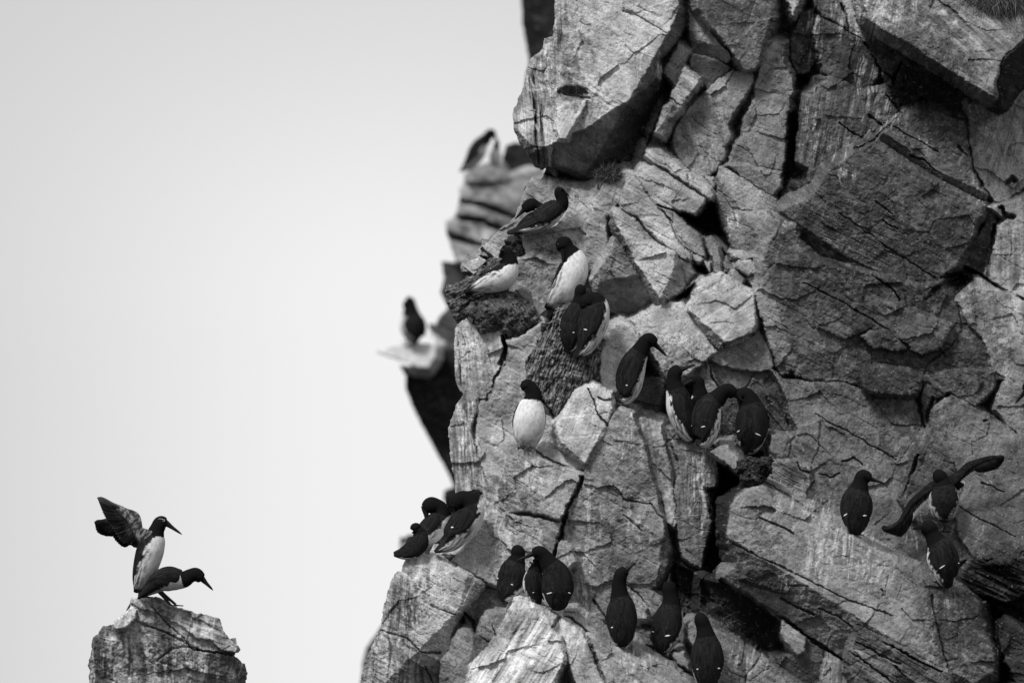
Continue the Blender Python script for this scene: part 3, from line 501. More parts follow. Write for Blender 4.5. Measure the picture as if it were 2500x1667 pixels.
LI = [(2150, 620, 260, 170, .62, .45, 16), (2100, 900, 220, 90, .55, .5, 14), (2230, 1040, 120, 110, .5, .5, 12), (2380, 870, 100, 110, .52, .5, 12), (2250, 120, 120, 140, .55, .5, 14), (2300, 260, 150, 120, .6, .5, 12),
      (1360, 120, 90, 130, .5, .5, 14), (1400, 230, 90, 70, .45, .55, 10), (2350, 1540, 110, 130, .6, .45, 12), (1850, 1350, 70, 120, .55, .55, 12), (2050, 1150, 200, 120, .42, .6, 10), (1700, 300, 100, 120, .42, .6, 14),
      (1560, 1150, 90, 100, .42, .55, 12), (1500, 1350, 140, 150, .42, .6, 16), (1230, 1200, 90, 90, .45, .55, 14), (1250, 1330, 80, 90, .4, .6, 14), (980, 1480, 60, 90, .5, .5, 10), (1120, 1500, 140, 90, .35, .6, 14), (1700, 900, 120, 80, .45, .6, 8),
      (1640, 870, 90, 60, .45, .5, 6), (2000, 330, 120, 90, .5, .55, 14), (1950, 100, 100, 110, .5, .55, 12), (2380, 480, 60, 80, .4, .6, 8), (1340, 640, 90, 130, .42, .6, 16), (1180, 880, 60, 90, .35, .6, 10), (1450, 600, 60, 60, .3, .7, 8), (2460, 1150, 120, 100, .3, .7, 9), (2430, 1380, 100, 50, .6, .4, 12)]
ZN = [(pts('A', '480,0 600,0 560,330 505,500 490,1080 440,1300 330,1280 180,1010 180,800 260,560 390,380 470,250'), 1.5, 1.1, 7, .66),
      (pts('A', '560,560 700,560 1000,760 900,840 700,700'), .6, .5, 5, .85),
      (pts('n', '1108,800 1165,815 1150,965 1112,945'), 1.48, .9, 5, 1.0), (pts('G', '250,510 350,545 360,640 310,760 420,1040 450,1450 200,1450 130,820'), 1.5, .8, 6, 1.0),
      (pts('J', '310,850 480,600 560,900 520,1300 700,1700 60,1700 160,1330'), 1.62, .6, 6, .95), (pts('J', '520,600 1050,820 900,1000 500,900'), .55, .35, 6, 1.0),
      (pts('C', '800,0 1568,0 1568,300 1400,430 1330,640 1000,300'), .75, .5, 8, 1.1), (pts('C', '1200,900 1568,700 1568,1568 1300,1460'), 1.9, .5, 10, 1.0),
      (pts('F', '1330,560 1568,400 1568,1000 1320,860'), 1.6, .5, 8, 1.0), (pts('M', '1100,640 1568,640 1568,1000 1200,880'), .45, 1.1, 9, .9),
      (pts('n', '1161,1633 1204,1591 1258,1502 1300,1477 1370,1560 1355,1700 1160,1700'), 2.15, .5, 7, 1.05), (pts('H', '1000,480 1370,500 1310,680 1400,900 1190,760'), .9, .7, 7, .9),
      (pts('H', '1150,1000 1500,1060 1480,1330 1150,1180'), .5, .6, 8, 1.0), (pts('B', '1060,700 1260,700 1180,1280 1070,1280'), 1.75, .6, 9, 1.0), (pts('F', '0,380 600,380 700,760 300,900 0,800'), .45, .6, 7, 1.0),
      (pts('M', '280,1150 560,1280 900,1480 1000,1660 420,1660 240,1400'), .5, .6, 9, .95), (pts('H', '620,900 780,960 780,1500 560,1568 460,1300'), 1.55, .55, 9, 1.0),
      (pts('G', '560,1080 700,1250 800,1400 560,1400 540,1250'), 1.1, .5, 5, 1.0), (pts('G', '660,960 820,1000 900,1200 700,1200'), .5, .4, 5, .85)]
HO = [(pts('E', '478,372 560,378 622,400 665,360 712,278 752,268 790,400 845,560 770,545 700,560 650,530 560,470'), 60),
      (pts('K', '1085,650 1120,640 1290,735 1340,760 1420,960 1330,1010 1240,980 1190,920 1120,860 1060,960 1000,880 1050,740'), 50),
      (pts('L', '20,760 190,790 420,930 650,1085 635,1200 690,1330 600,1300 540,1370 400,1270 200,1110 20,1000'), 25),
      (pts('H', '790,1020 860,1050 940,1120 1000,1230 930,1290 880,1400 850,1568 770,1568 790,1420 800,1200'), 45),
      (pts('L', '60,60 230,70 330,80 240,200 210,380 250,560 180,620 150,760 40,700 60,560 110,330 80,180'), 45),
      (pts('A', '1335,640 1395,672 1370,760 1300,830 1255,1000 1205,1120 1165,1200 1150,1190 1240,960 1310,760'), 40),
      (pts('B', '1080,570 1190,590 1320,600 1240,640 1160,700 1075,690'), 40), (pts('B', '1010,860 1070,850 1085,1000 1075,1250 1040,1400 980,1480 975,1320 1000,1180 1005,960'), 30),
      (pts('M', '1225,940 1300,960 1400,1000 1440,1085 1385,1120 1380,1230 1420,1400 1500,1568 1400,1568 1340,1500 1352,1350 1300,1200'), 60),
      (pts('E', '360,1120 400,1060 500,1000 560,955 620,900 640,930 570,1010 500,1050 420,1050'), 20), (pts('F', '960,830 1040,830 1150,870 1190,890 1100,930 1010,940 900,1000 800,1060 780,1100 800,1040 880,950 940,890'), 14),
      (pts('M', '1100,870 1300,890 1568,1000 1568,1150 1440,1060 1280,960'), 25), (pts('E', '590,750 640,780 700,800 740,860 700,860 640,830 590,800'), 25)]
def trend(u, v): return (833 - v) * .42 + .22 * np.maximum(0, 1400 - u) + .05 * (u - 1800)
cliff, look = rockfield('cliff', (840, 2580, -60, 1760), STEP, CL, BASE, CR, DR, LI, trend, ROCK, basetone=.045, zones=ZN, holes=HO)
tag(cliff, 'tall fractured grey rock cliff filling the right side of the view', 'cliff', kind='structure')

# ------------------------------------------------------------------ the pinnacle on the left
PN = [R('N', '105,2600 105,1600 110,1450 125,1350 150,1215 190,1190 230,1130 300,1120 330,1070 400,1010 425,980 418,960 440,920 500,920 560,905 640,900 720,930 780,975 870,1000 960,1030 1110,1060 1130,1080 1150,1160 1190,1220 1270,1280 1280,1310 1262,1338 1210,1345 1310,1420 1332,1480 1320,1600 1325,2600',
        0, .0, -.12, .27, sa=.25, s=.2, nt=.6, b=9, f=[('480,900 440,1200 470,1700', .3, .8), ('300,1100 210,1300 190,1700', .7, .8), ('880,1250 1050,1330 1250,1335', .5, .7), ('1150,2000 1180,1450 1050,1000', .5, .8), ('500,1010 700,990 1130,1100', -.0, 1)]),
      R('N', '440,925 500,920 640,900 780,975 960,1030 1110,1060 1130,1080 1150,1160 1190,1220 1270,1280 1250,1335 1130,1320 1040,1240 940,1230 830,1130 640,1030 500,1010 440,960', -18, .05, -.35, .34, s=.4, sa=.25, b=5),
      R('N', '330,1075 400,1010 440,985 480,1010 470,1080 400,1150 330,1160 300,1120', -22, -.2, -.3, .5, b=5)]
PC = [(pts('N', '600,985 700,1080 920,1320'), 2.4, 14), (pts('N', '940,1310 1100,1340 1240,1345'), 3.5, 20), (pts('N', '480,1100 700,1180 900,1290 1000,1330'), 3, 9), (pts('N', '640,1400 760,1300 900,1290'), 3, 8)]
PD = [(330, 1540, 22, 70, .75, .75, 0, 4), (290, 1640, 18, 60, .75, .8, 0, 4), (440, 1570, 16, 80, .75, .72, 0, 4), (495, 1600, 14, 70, .7, .7, 0, 4), (360, 1590, 16, 50, .7, .75, .1, 4), (290, 1560, 40, 90, .6, .68, 0, 3.5), (340, 1620, 60, 90, .6, .72, 0, 3.5), (445, 1600, 50, 120, .55, .66, 0, 3.5), (500, 1560, 60, 90, .45, .6, 0, 3.5), (235, 1620, 30, 80, .45, .55, 0, 3), (560, 1640, 50, 60, .5, .6, -.3, 4), (310, 1510, 50, 40, .6, .7, .1, 4), (400, 1650, 150, 40, .42, .6, .3, 4)]
PL = [(420, 1600, 60, 60, .55, .5, 12), (300, 1600, 100, 80, .45, .6, 12), (360, 1500, 70, 40, .5, .5, 8), (540, 1560, 50, 50, .4, .6, 8)]
pinn, lookp = rockfield('rock_pinnacle', (190, 630, 1430, 1990), STEP * 1.15, PN, None, PC, PD, PL, lambda u, v: (1560 - v) * .25 + 0 * u, ROCK, Y0=-100, seed=3, zones=[(pts('N', '150,1250 300,1130 480,960 700,1050 1000,1300 1250,1400 1300,2400 120,2400'), 1.56, .42, 8, 1.05), (pts('N', '500,1000 780,980 1120,1080 1240,1290 900,1250'), .35, .5, 6, 1.0)])
tag(pinn, 'streaked rock pinnacle under the two mating birds', 'rock', kind='structure')

# ------------------------------------------------------------------ the farther cliff behind, out of focus
BG = [R('n', '1128,428 1155,405 1190,394 1225,398 1245,432 1240,446 1140,446', -112, 0, -.2, .3, b=4),
      R('n', '1268,-80 1274,60 1290,150 1283,190 1278,240 1300,270 1480,270 1480,-80', 0, -.1, .0, .035, b=8),
      R('n', '1136,432 1180,428 1240,430 1290,410 1400,430 1400,670 1113,642 1090,571 1087,540 1112,523 1121,480 1118,462', -100, -.1, -.2, .36, sa=.45, s=.35, r=.5),
      R('n', '1233,356 1259,346 1290,352 1330,400 1330,430 1225,437 1222,400', -60, .1, .2, .05),
      R('n', '1075,637 1113,640 1200,660 1250,700 1200,800 1095,760 1089,746 1073,713 1083,679', -20, -.1, .1, .10),
      R('n', '1073,769 1064,788 1043,786 1052,813 1043,818 1060,828 1060,862 1250,862 1250,740 1100,745', -30, -.1, .0, .13, s=.6),
      R('n', '916,861 945,845 985,837 1050,835 1066,848 1064,874 1046,900 1018,897 990,884 955,874', -190, .0, -.35, .56, s=0, r=.02, b=4, sa=0, nt=.1),
      R('n', '972,889 1000,893 1040,893 1070,855 1250,850 1250,1300 1240,1300 1105,1185 1085,1140 1055,1090 1030,1040 1005,990 989,950 991,918', -20, -.1, .1, .035, b=6),
      R('n', '1083,1197 1100,1188 1190,1180 1190,1300 1130,1260 1100,1240 1080,1222', -40, -.1, .1, .04),
      R('n', '972,1330 990,1305 1015,1300 1150,1200 1200,1300 1150,1500 1000,1380 980,1345', -40, -.1, .1, .06),
      R('n', '893,1580 940,1510 1150,1480 1150,1850 850,1850 870,1720 882,1640 886,1600', -60, -.1, -.1, .2)]
BCK = [(pts('n', '1120,492 1180,500 1300,550'), 9, 60), (pts('n', '1112,528 1180,540 1300,590'), 10, 70), (pts('n', '1095,575 1180,600 1300,640'), 9, 50)]
bgc, lookb = rockfield('far_cliff', (860, 1480, -70, 1760), STEP * 2, BG, None, BCK, [], [(1180, 560, 80, 90, .5, .5, 20), (1200, 470, 60, 40, .45, .6, 16)], lambda u, v: (833 - v) * .3 + 0 * u, FARROCK, Y0=10000, seed=5, zs=1.5, back=(60, 260, 3, .12), warp=.5, det=.9)
tag(bgc, 'far dark cliff out of focus behind the near rocks', 'cliff', kind='structure')

# ------------------------------------------------------------------ peat mounds and nests (things that lie on the rock)
def mound(label, key, s, dome, tone, fib=.5, ang=1.2, seed=1, name='peat_mound'):
    poly = pts(key, s); xs = [p[0] for p in poly]; ys = [p[1] for p in poly]
    st = max(STEP * 1.2, 1.4)
    us = np.arange(min(xs) - 8, max(xs) + 8, st, dtype=np.float32); vs = np.arange(min(ys) - 8, max(ys) + 8, st, dtype=np.float32)
    U, V = np.meshgrid(us, vs)
    d = sdpoly(U + 13 * fbm(U / 22, V / 22, seed, 5, .65), V + 13 * fbm(U / 22, V / 22, seed + 3, 5, .65), poly)
    ref = min(look(p[0] * .75 + sum(xs) / len(xs) * .25, p[1] * .75 + sum(ys) / len(ys) * .25, 3) for p in poly)
    ref = min(ref, look(sum(xs) / len(xs), sum(ys) / len(ys), 12))
    mx = max(d.max(), 1)
    prof = np.sqrt(np.clip(1 - (1 - np.clip(d / mx, 0, 1)) ** 2, 0, 1))
    c, s_ = math.cos(ang), math.sin(ang); al = U * c + V * s_; ac = -U * s_ + V * c
    fi = vn(al / 14, ac / 2.2, seed) - .5; lump = fbm(U / 22, V / 22, seed + 5, 5, .65)
    Y = ref + 25 - dome * prof - lump * 16 - fi * 4.5 * fib * 2 - vn(U / 3, V / 3, 4) * 2 + .1 * (max(ys) - V) * 0
    Y = Y + (V - min(ys)) * -.15
    T = tone * (1 + lump * .9) * (1 + 1.1 * np.clip(fi, -.4, .5) * fib * 2); T = T + .38 * sstep(.72, .95, vn(al / 9, ac / 1.8, seed + 7)) * fib * (.3 + vn(U / 30, V / 30, 2))
    keep = d > -st; gy_, gx_ = np.gradient(d, st); gl = np.sqrt(gx_ ** 2 + gy_ ** 2) + 1e-6; mv = np.where((d < 0) & keep, -d, 0)
    PU = U + gx_ / gl * mv; PV = V + gy_ / gl * mv
    H_, W_ = U.shape; idx = np.arange(H_ * W_).reshape(H_, W_)
    fk = keep[:-1, :-1] & keep[1:, :-1] & keep[:-1, 1:] & keep[1:, 1:]
    Q = np.stack([idx[:-1, :-1][fk], idx[1:, :-1][fk], idx[1:, 1:][fk], idx[:-1, 1:][fk]], 1)
    used, inv = np.unique(Q, return_inverse=True); Q = inv.reshape(Q.shape)
    pu, pv, Yv, tt = PU.ravel()[used], PV.ravel()[used], Y.ravel()[used], T.ravel()[used]
    E = np.concatenate([Q[:, [0, 1]], Q[:, [1, 2]], Q[:, [2, 3]], Q[:, [3, 0]]]).astype(np.int64)
    n = len(used); ky = np.minimum(E[:, 0], E[:, 1]) * n + np.maximum(E[:, 0], E[:, 1])
    _, fi_, ct = np.unique(ky, return_index=True, return_counts=True); BE = E[fi_[ct == 1]]; bv = np.unique(BE)
    bl = np.full(n, -1); bl[bv] = np.arange(len(bv)) + n
    cu, cv = sum(xs) / len(xs), sum(ys) / len(ys)
    pu = np.concatenate([pu, pu[bv] * .96 + cu * .04]); pv = np.concatenate([pv, pv[bv] * .96 + cv * .04]); Yv = np.concatenate([Yv, Yv[bv] + 90]); tt = np.concatenate([tt, tt[bv]])
    quads = np.concatenate([Q, np.stack([BE[:, 1], BE[:, 0], bl[BE[:, 0]], bl[BE[:, 1]]], 1)])
    f = K * (1 + Yv * K / D); co = np.stack([(pu - 1250) * f, Yv * K, (833.5 - pv) * f], 1)
    o = mesh_np(name, co, quads, MOSS, np.clip(tt, .01, .6))
    tag(o, label, 'peat mound' if name == 'peat_mound' else 'nest', 'peat mounds and nests on the cliff ledges')
    MG.append((us, vs, np.where(d > 0, Y, 1e5)))
    return o, Y.min()
MND = {}; MG = []
def lookall(u, v, r=0):
    y = look(u, v, r)
    for us_, vs_, Yg in MG:
        if us_[0] <= u <= us_[-1] and vs_[0] <= v <= vs_[-1]:
            s_ = us_[1] - us_[0]; i = int((u - us_[0]) / s_); j = int((v - vs_[0]) / s_); k_ = int(r / s_)
            y = min(y, float(Yg[max(0, j - k_):j + k_ + 1, max(0, i - k_):i + k_ + 1].min()))
    return y
_, MND['left'] = mound('crumbly dark peat mound with pale straws, left under the sitting bird', 'D', '118,960 130,915 200,895 300,860 340,830 400,750 480,718 550,725 600,800 560,960 400,1000 392,1040 300,1085 282,1180 240,1225 200,1235 150,1160 122,1050', 30, .085, .6, -.5, 1)
_, MND['front'] = mound('bulging dark peat lump in front of the bird that looks left', 'D', '280,1110 310,1065 385,1030 400,975 470,955 540,955 640,980 760,1050 830,1110 868,1225 780,1265 720,1340 650,1340 570,1312 510,1280 400,1312 340,1260 290,1160', 45, .075, .35, .9, 2)
_, MND['slope'] = mound('long mossy peat slope with dry stalks below the preening pair', 'n', '1346,778 1352,762 1369,740 1410,733 1440,760 1462,800 1470,880 1464,936 1433,943 1410,960 1382,1010 1360,1022 1345,1000 1322,975 1288,930 1284,885 1310,835 1330,800', 20, .12, .9, 1.9, 3)
_, MND['small'] = mound('small dark peat clod below the tails of the two uppermost near birds', 'D', '560,590 600,550 700,530 722,600 722,690 640,722 600,690', 18, .04, .25, .3, 4)
_, MND['nest'] = mound('black peat nest hanging under the rightmost bird of the group of four', 'H', '930,1010 1000,985 1100,990 1200,985 1222,1040 1195,1110 1130,1200 1060,1240 980,1200 935,1110', 34, .02, .25, .2, 5, name='nest')
_, MND['ledge'] = mound('thin bed of straw and peat under the pair preening on the left ledge', 'n', '1066,1352 1090,1348 1118,1346 1140,1340 1118,1362 1100,1374 1080,1362', 8, .12, .6, .2, 6, name='nest')
# tufts of dry grass
def tuft(label, cu, cv, ru, rv, n, ln, hang, yoff, seed):
    r = np.random.RandomState(seed); co = []; q = []; tn = []
    y0 = look(cu, cv, 8)
    for i in range(n):
        a = r.rand() * 6.283; rr = math.sqrt(r.rand()); u = cu + ru * rr * math.cos(a); v = cv + rv * rr * math.sin(a); y = y0 - yoff * (1 - rr * rr) + r.randn() * 3
        dx_, dy_, dz_ = r.randn() * 1.1 + (u - cu) / ru * .3, -abs(r.randn()) * .7, (r.randn() * .5 + (1.0 if hang else -.5) + (v - cv) / rv * .4)
        L_ = ln * (.5 + r.rand()); w_ = .5 + r.rand() * .5; t_ = .03 + .22 * r.rand() ** 3
        b = len(co)
        for k in range(4):
            s = k / 3; ww = w_ * (1 - .8 * s); uu = u + dx_ * L_ * s; vv = v + dz_ * L_ * s + (.5 * L_ * s * s if hang else .3 * L_ * s * s); yy = y + dy_ * L_ * s * .6
            co += [P(uu - ww, vv, yy), P(uu + ww, vv + ww * .4, yy)]; tn += [t_, t_]
            if k: q.append((b + 2 * k - 2, b + 2 * k - 1, b + 2 * k + 1, b + 2 * k))
    o = mesh_np('grass_tuft', co, q, GRASS, tn)
    return tag(o, label, 'grass tuft', 'tufts of dry grass on the cliff')
tuft('round tuft of dry dark grass under the great overhanging boulder', 1485, 428, 33, 20, 1500, 11, False, 14, 1)
tuft('hanging mat of dark roots and grass at the top right corner of the cliff', 2440, -4, 95, 42, 2600, 17, True, 16, 2)
tuft('wisps of dead grass on the ledge behind the lowest bird by the long slab', 1768, 1520, 30, 12, 200, 9, False, 5, 3)
# ------------------------------------------------------------------ the birds
RAD = np.array([(8.5, 2.4), (24, 19), (33.5, 28.5), (35.5, 32), (29.5, 28), (21.5, 22), (17, 18), (15.8, 18), (11, 13)])   # half width, half depth at the nine spine points
def catmull(Pn, n):
    Pn = np.asarray(Pn, float); m = len(Pn)
    Q = np.vstack([2 * Pn[0] - Pn[1], Pn, 2 * Pn[-1] - Pn[-2]])
    ts = np.linspace(0, m - 1, n); out = []
    for t in ts:
        i = min(int(t), m - 2); f = t - i; a, b, c, d = Q[i:i + 4]
        out.append(.5 * ((2 * b) + (-a + c) * f + (2 * a - 5 * b + 4 * c - d) * f * f + (-a + 3 * b - 3 * c + d) * f ** 3))
    return np.array(out), ts
def unit(v): return v / (np.linalg.norm(v) + 1e-9)
def W3(p): return np.array(P(p[0], p[1], p[2]))
def frames(S, V, kref):
    """tangent, ventral and side vectors, carried along the spine without twist"""
    n = len(S); T = np.gradient(S, axis=0); T = T / (np.linalg.norm(T, axis=1)[:, None] + 1e-9)
    vv = np.zeros_like(S); v = unit(V - T[kref] * (V @ T[kref])); vv[kref] = v
    for i in range(kref + 1, n): v = unit(v - T[i] * (v @ T[i])); vv[i] = v
    v = vv[kref]
    for i in range(kref - 1, -1, -1): v = unit(v - T[i] * (v @ T[i])); vv[i] = v
    return T, vv, np.cross(T, vv)
def tube(S, vv, sd, rw, rh, nseg, power=1.0):
    th = np.linspace(0, 2 * math.pi, nseg, endpoint=False)
    co = S[:, None, :] + vv[:, None, :] * (np.cos(th)[None, :, None] * rh[:, None, None]) + sd[:, None, :] * (np.sin(th)[None, :, None] * rw[:, None, None])
    n = len(S); idx = np.arange(n * nseg).reshape(n, nseg); nx = np.roll(idx, -1, 1)
    q = np.stack([idx[:-1], nx[:-1], nx[1:], idx[1:]], -1).reshape(-1, 4)
    tri = [(idx[0, (k + 1) % nseg], idx[0, k], idx[0, 0]) for k in range(1, nseg - 1)] + [(idx[-1, k], idx[-1, (k + 1) % nseg], idx[-1, 0]) for k in range(1, nseg - 1)]
    return co.reshape(-1, 3), q, tri, th
GUIL = 'guillemots perched on the rocks'
BN = [0]
def bird(label, sp, bill, V, size=1.0, yb=None, dy=0, wings=True, feet=True, white=(78, 1.0), ring=False, wphi=124, limk=(1.5, 1.6, 1.4, 1.08, .95, .75), eye=True, parts=True, headw=1.0, group=GUIL, lk=None, foot_at=None, unit_k=1.0, neckend=4.9, bars=True):
    """sp: nine spine points (u, v, dy) from tail tip to face; V: direction of the breast (right, away, up)"""
    BN[0] += 1; sd0 = BN[0]
    sp = [tuple(p) + (0,) * (3 - len(p)) for p in sp]
    rr = RAD * size; lk = lk or lookall
    if yb is None:
        yb = min(min(lk(sp[i][0], sp[i][1], 0.5 * rr[i][0]) + 0 for i in range(1, 9)) - 0, 1e4) - (.62 * rr[3][1]) + dy
        yb = min(yb, min(lk(sp[i][0], sp[i][1], .6 * rr[i][0]) - sp[i][2] - .75 * rr[i][1] for i in range(2, 6)) + dy)
    SP = [(p[0], p[1], yb + p[2]) for p in sp]
    root = bpy.data.objects.new('guillemot', None); sc.collection.objects.link(root)
    base = W3((SP[1][0], SP[1][1] + 10, SP[1][2])); root.location = base
    root.empty_display_size = .05
    tag(root, label, 'guillemot', group)
    Ws = np.array([W3(p) for p in SP]); kk = K * unit_k * (1 + yb * K / D)
    NR = 84 if parts else 44; NS = 52 if parts else 28
    S, ts = catmull(Ws, NR); rw = np.interp(ts, range(9), rr[:, 0]) * kk; rh = np.interp(ts, range(9), rr[:, 1]) * kk
    # smoother radii
    RC, _ = catmull(rr, NR); rw = np.maximum(RC[:, 0], 1.2) * kk; rh = np.maximum(RC[:, 1], 1.2) * kk
    hw = 1 + (headw - 1) * sstep(6, 7, ts); rw *= hw; rh *= hw
    end = ts > 7.75; sc_ = np.sqrt(np.clip(1 - ((ts - 7.75) / .27) ** 2, 0.06, 1)); rw = np.where(end, rw * (.4 + .6 * sc_), rw); rh = np.where(end, rh * (.4 + .6 * sc_), rh)
    Vw = unit(np.array([V[0], V[1], V[2]], float))
    kref = int(np.argmin(abs(ts - 3)))
    T, vv, sd = frames(S, Vw, kref)
    # the back is flatter than the belly
    co, q, tri, th = tube(S, vv, sd, rw, rh, NS)
    ph = np.abs((th + math.pi) % (2 * math.pi) - math.pi)            # 0 = breast, pi = back
    TS = np.repeat(ts, NS); PH = np.tile(ph, NR); TH = np.tile(th, NR)
    X = TS * 3 + sd0 * 3; YY = TH * 2.5
    nz = fbm(YY * 3 + sd0, X * 1.2, 2, 3); fine = vn(TH * 26 + sd0, TS * 2.2, 3)
    lim = np.radians(white[0]) * np.interp(TS, [0, .6, 1.5, 3, 4.2, neckend], limk) + nz * .35 + .16 * (fine - .5)
    wm = sstep(.05, -.05, PH - lim) * sstep(neckend + .03, neckend - .07, TS + nz * .12 * (1 - 0) + .28 * (1 - np.cos(PH)) ) * sstep(.35, .75, TS + nz * .3)
    streak = sstep(.5, .7, fine) * sstep(np.radians(white[0]) * .55, np.radians(white[0]) * .95, PH + nz * .3) * sstep(3.4, 2.6, TS)
    vent = sstep(1.9, .8, TS) * sstep(.42, .6, fine) * .55
    dark = .017 + .014 * nz + .010 * sstep(.72, .95, vn(TH * 9, TS * 9, 4)); dark = np.maximum(dark, .006); dark = np.where(TS > 4.8, .009, dark)
    soil = 1 - .28 * sstep(.55, .8, vn(TH * 5 + sd0, TS * 4, 5)) * sstep(3.2, 1.5, TS) - .22 * sstep(.5, .8, vn(TH * 18, TS * 3.5, 6))
    tone = dark * (1 - wm) + .74 * white[1] * wm * (1 + .10 * nz) * (1 - .8 * streak) * (1 - vent) * soil
    loc = co - base
    body = mesh_np('body', loc, q, FEATHER, tone, root, tris=tri)
    # bill
    fc = SP[8]; bl = (bill[0], bill[1], yb + (bill[2] if len(bill) > 2 else fc[2] - yb))
    A, B = W3(fc), W3(bl); hd = W3(SP[7])
    mid = A * .62 + B * .38; BS, bt = catmull([A - (B - A) * .28, A, mid, A * .2 + B * .8 + np.array([0, 0, .0008]), B], 18)
    br = np.interp(bt, [0, 1, 2, 3, 4], [9.6, 8.4, 5.0, 3.0, .5]) * size * kk * headw
    bT, bv, bs_ = frames(BS, vv[-1], 2)
    bco, bq, btri, _ = tube(BS, bv, bs_, br * .7, br * .95, 14)
    mesh_np('bill', bco - base, bq, BILL, np.full(len(bco), .009), root, tris=btri)
    if not parts: return root
    # eyes
    kh = int(np.argmin(abs(ts - 7.45)))
    for s in (-1, 1):
        if not eye: break
        c = S[kh] + sd[kh] * s * rw[kh] * .93 + vv[kh] * rh[kh] * .1
        e = sphere('eye', c - base, 1.7 * size * kk, EYE, root)
        if ring:
            ringmesh('eye_ring', c - base + sd[kh] * s * .6 * kk, sd[kh], T[kh], 2.7 * size * kk, .45 * kk, root)
            # pale bridle line running back from the eye
            ks = [int(np.argmin(abs(ts - x))) for x in (7.4, 7.2, 7.0, 6.8, 6.62)]
            LS = np.array([S[k] + (sd[k] * s * rw[k] * math.cos(.15 + .1 * i) * 1.02 - vv[k] * rh[k] * math.sin(.12 * i - .05) * 1.02) for i, k in enumerate(ks)])
            LS, _ = catmull(LS, 14); lT, lv, ls = frames(LS, sd[kh], 4)
            lco, lq, lt, _ = tube(LS, lv, ls, np.full(14, .55 * kk), np.full(14, .45 * kk), 6)
            mesh_np('eye_line', lco - base, lq, BILL, np.full(len(lco), .6), root, tris=lt)
    # folded wings
    if wings:
        for s in (-1, 1):
            na, nb = 40, 22
            a = np.linspace(0, 1, na)
            wpos = 4.35 - 3.55 * a
            wid = 43 * np.sqrt(np.clip(1 - (1 - np.clip(a / .22, 0, 1)) ** 2, .02, 1)) * (1 - .86 * sstep(.42, .95, a)) + 1
            cen = wphi + (144 - wphi) * a
            up_, lo_ = [], []; tu = []
            for i in range(na):
                wv_ = max(wpos[i], 0); k = wv_ / 8 * (NR - 1); k0 = int(k); f = k - k0; k1 = min(k0 + 1, NR - 1)
                c = S[k0] * (1 - f) + S[k1] * f; v_ = unit(vv[k0] * (1 - f) + vv[k1] * f); s_ = unit(sd[k0] * (1 - f) + sd[k1] * f)
                w_ = max(rw[k0] * (1 - f) + rw[k1] * f, 13 * size * kk * (1 - .3 * a[i])); h_ = max(rh[k0] * (1 - f) + rh[k1] * f, 12 * size * kk * (1 - .3 * a[i]))
                for j in range(nb):
                    b_ = -1 + 2 * j / (nb - 1); phi = math.radians(cen[i] + wid[i] * b_ * .95)
                    dirv = v_ * (math.cos(phi) * h_) + s_ * (s * math.sin(phi) * w_)
                    lift = (.5 + 2.6 * math.sqrt(max(0, 1 - b_ * b_)) * min(1, a[i] * 6 + .15)) * size * kk
                    ln_ = np.linalg.norm(dirv); up_.append(c + dirv * (1 + lift / ln_)); lo_.append(c + dirv * (1 - 1.0 * kk / ln_))
                    fe = vn(np.float32(b_ * 9 + i * .12), np.float32(a[i] * 5 + sd0), 3)
                    tu.append(.008 + .016 * float(fe) + (.014 if (abs(b_ * 3.1 + a[i] * 3.5 + float(fe) - round(b_ * 3.1 + a[i] * 3.5 + float(fe))) < .12 and a[i] > .42) else 0))
            up_ = np.array(up_); lo_ = np.array(lo_); n = na * nb; idx = np.arange(n).reshape(na, nb)
            q1 = np.stack([idx[:-1, :-1], idx[:-1, 1:], idx[1:, 1:], idx[1:, :-1]], -1).reshape(-1, 4)
            if s > 0: q1 = q1[:, ::-1]
            edge = []
            ring_ = list(idx[0]) + list(idx[1:, -1]) + list(idx[-1, ::-1][1:]) + list(idx[::-1, 0][1:-1])
            for x, y in zip(ring_, ring_[1:] + ring_[:1]): edge.append((x, y, y + n, x + n) if s < 0 else (y, x, x + n, y + n))
            qs = np.concatenate([q1, q1[:, ::-1] + n, np.array(edge)])
            wg = mesh_np('wing', np.concatenate([up_, lo_]) - base, qs, FEATHER, tu + tu, root)
            # white bar on the folded secondaries
            i = 24
            if not bars or (sd0 * 5 + s) % 11 == 0: continue
            for j in (int(nb * (.5 + .18 * ((sd0 * 3 + s) % 5) / 4)),):
                pts_ = []; nn = 8
                c0 = up_[i * nb + j]; nrm = unit(c0 - S[int(max(wpos[i], 0) / 8 * (NR - 1))]); t1 = unit(up_[i * nb + j] - up_[i * nb + j - 3]); t2 = unit(np.cross(nrm, t1))
                r_ = np.random.RandomState(sd0 * 7 + s + 3); L_ = (2.6 + 4.4 * r_.rand() ** 1.5) * size * kk; H_ = (1.4 + .9 * r_.rand()) * size * kk; t1, t2 = unit(t1 + t2 * (r_.rand() - .5) * .9), unit(t2 - t1 * (r_.rand() - .5) * .9); c0 = c0 + t1 * (r_.rand() - .5) * 6 * kk
                blob('wing_bar', c0 - base, t1, t2, nrm, L_, H_, .9 * kk, wg, r_)
    # feet
    if feet:
        kf = int(np.argmin(abs(ts - 1.25)))
        bl_ = foot_at if foot_at else None
        for s in (-1, 1):
            if bl_: c = W3((bl_[0] + 7 * s * size, bl_[1], yb + (bl_[2] if len(bl_) > 2 else 0)))
            else: c = S[kf] + vv[kf] * rh[kf] * .55 + sd[kf] * s * 9 * size * kk + np.array([0, 0, -9 * size * kk])
            f_ = unit(np.array([Vw[0], Vw[1], 0]) + 1e-6) * 1.0
            foot(c - base, f_, size * kk, root, (S[kf] + vv[kf] * rh[kf] * .3 + sd[kf] * s * 8 * size * kk) - base)
    return root
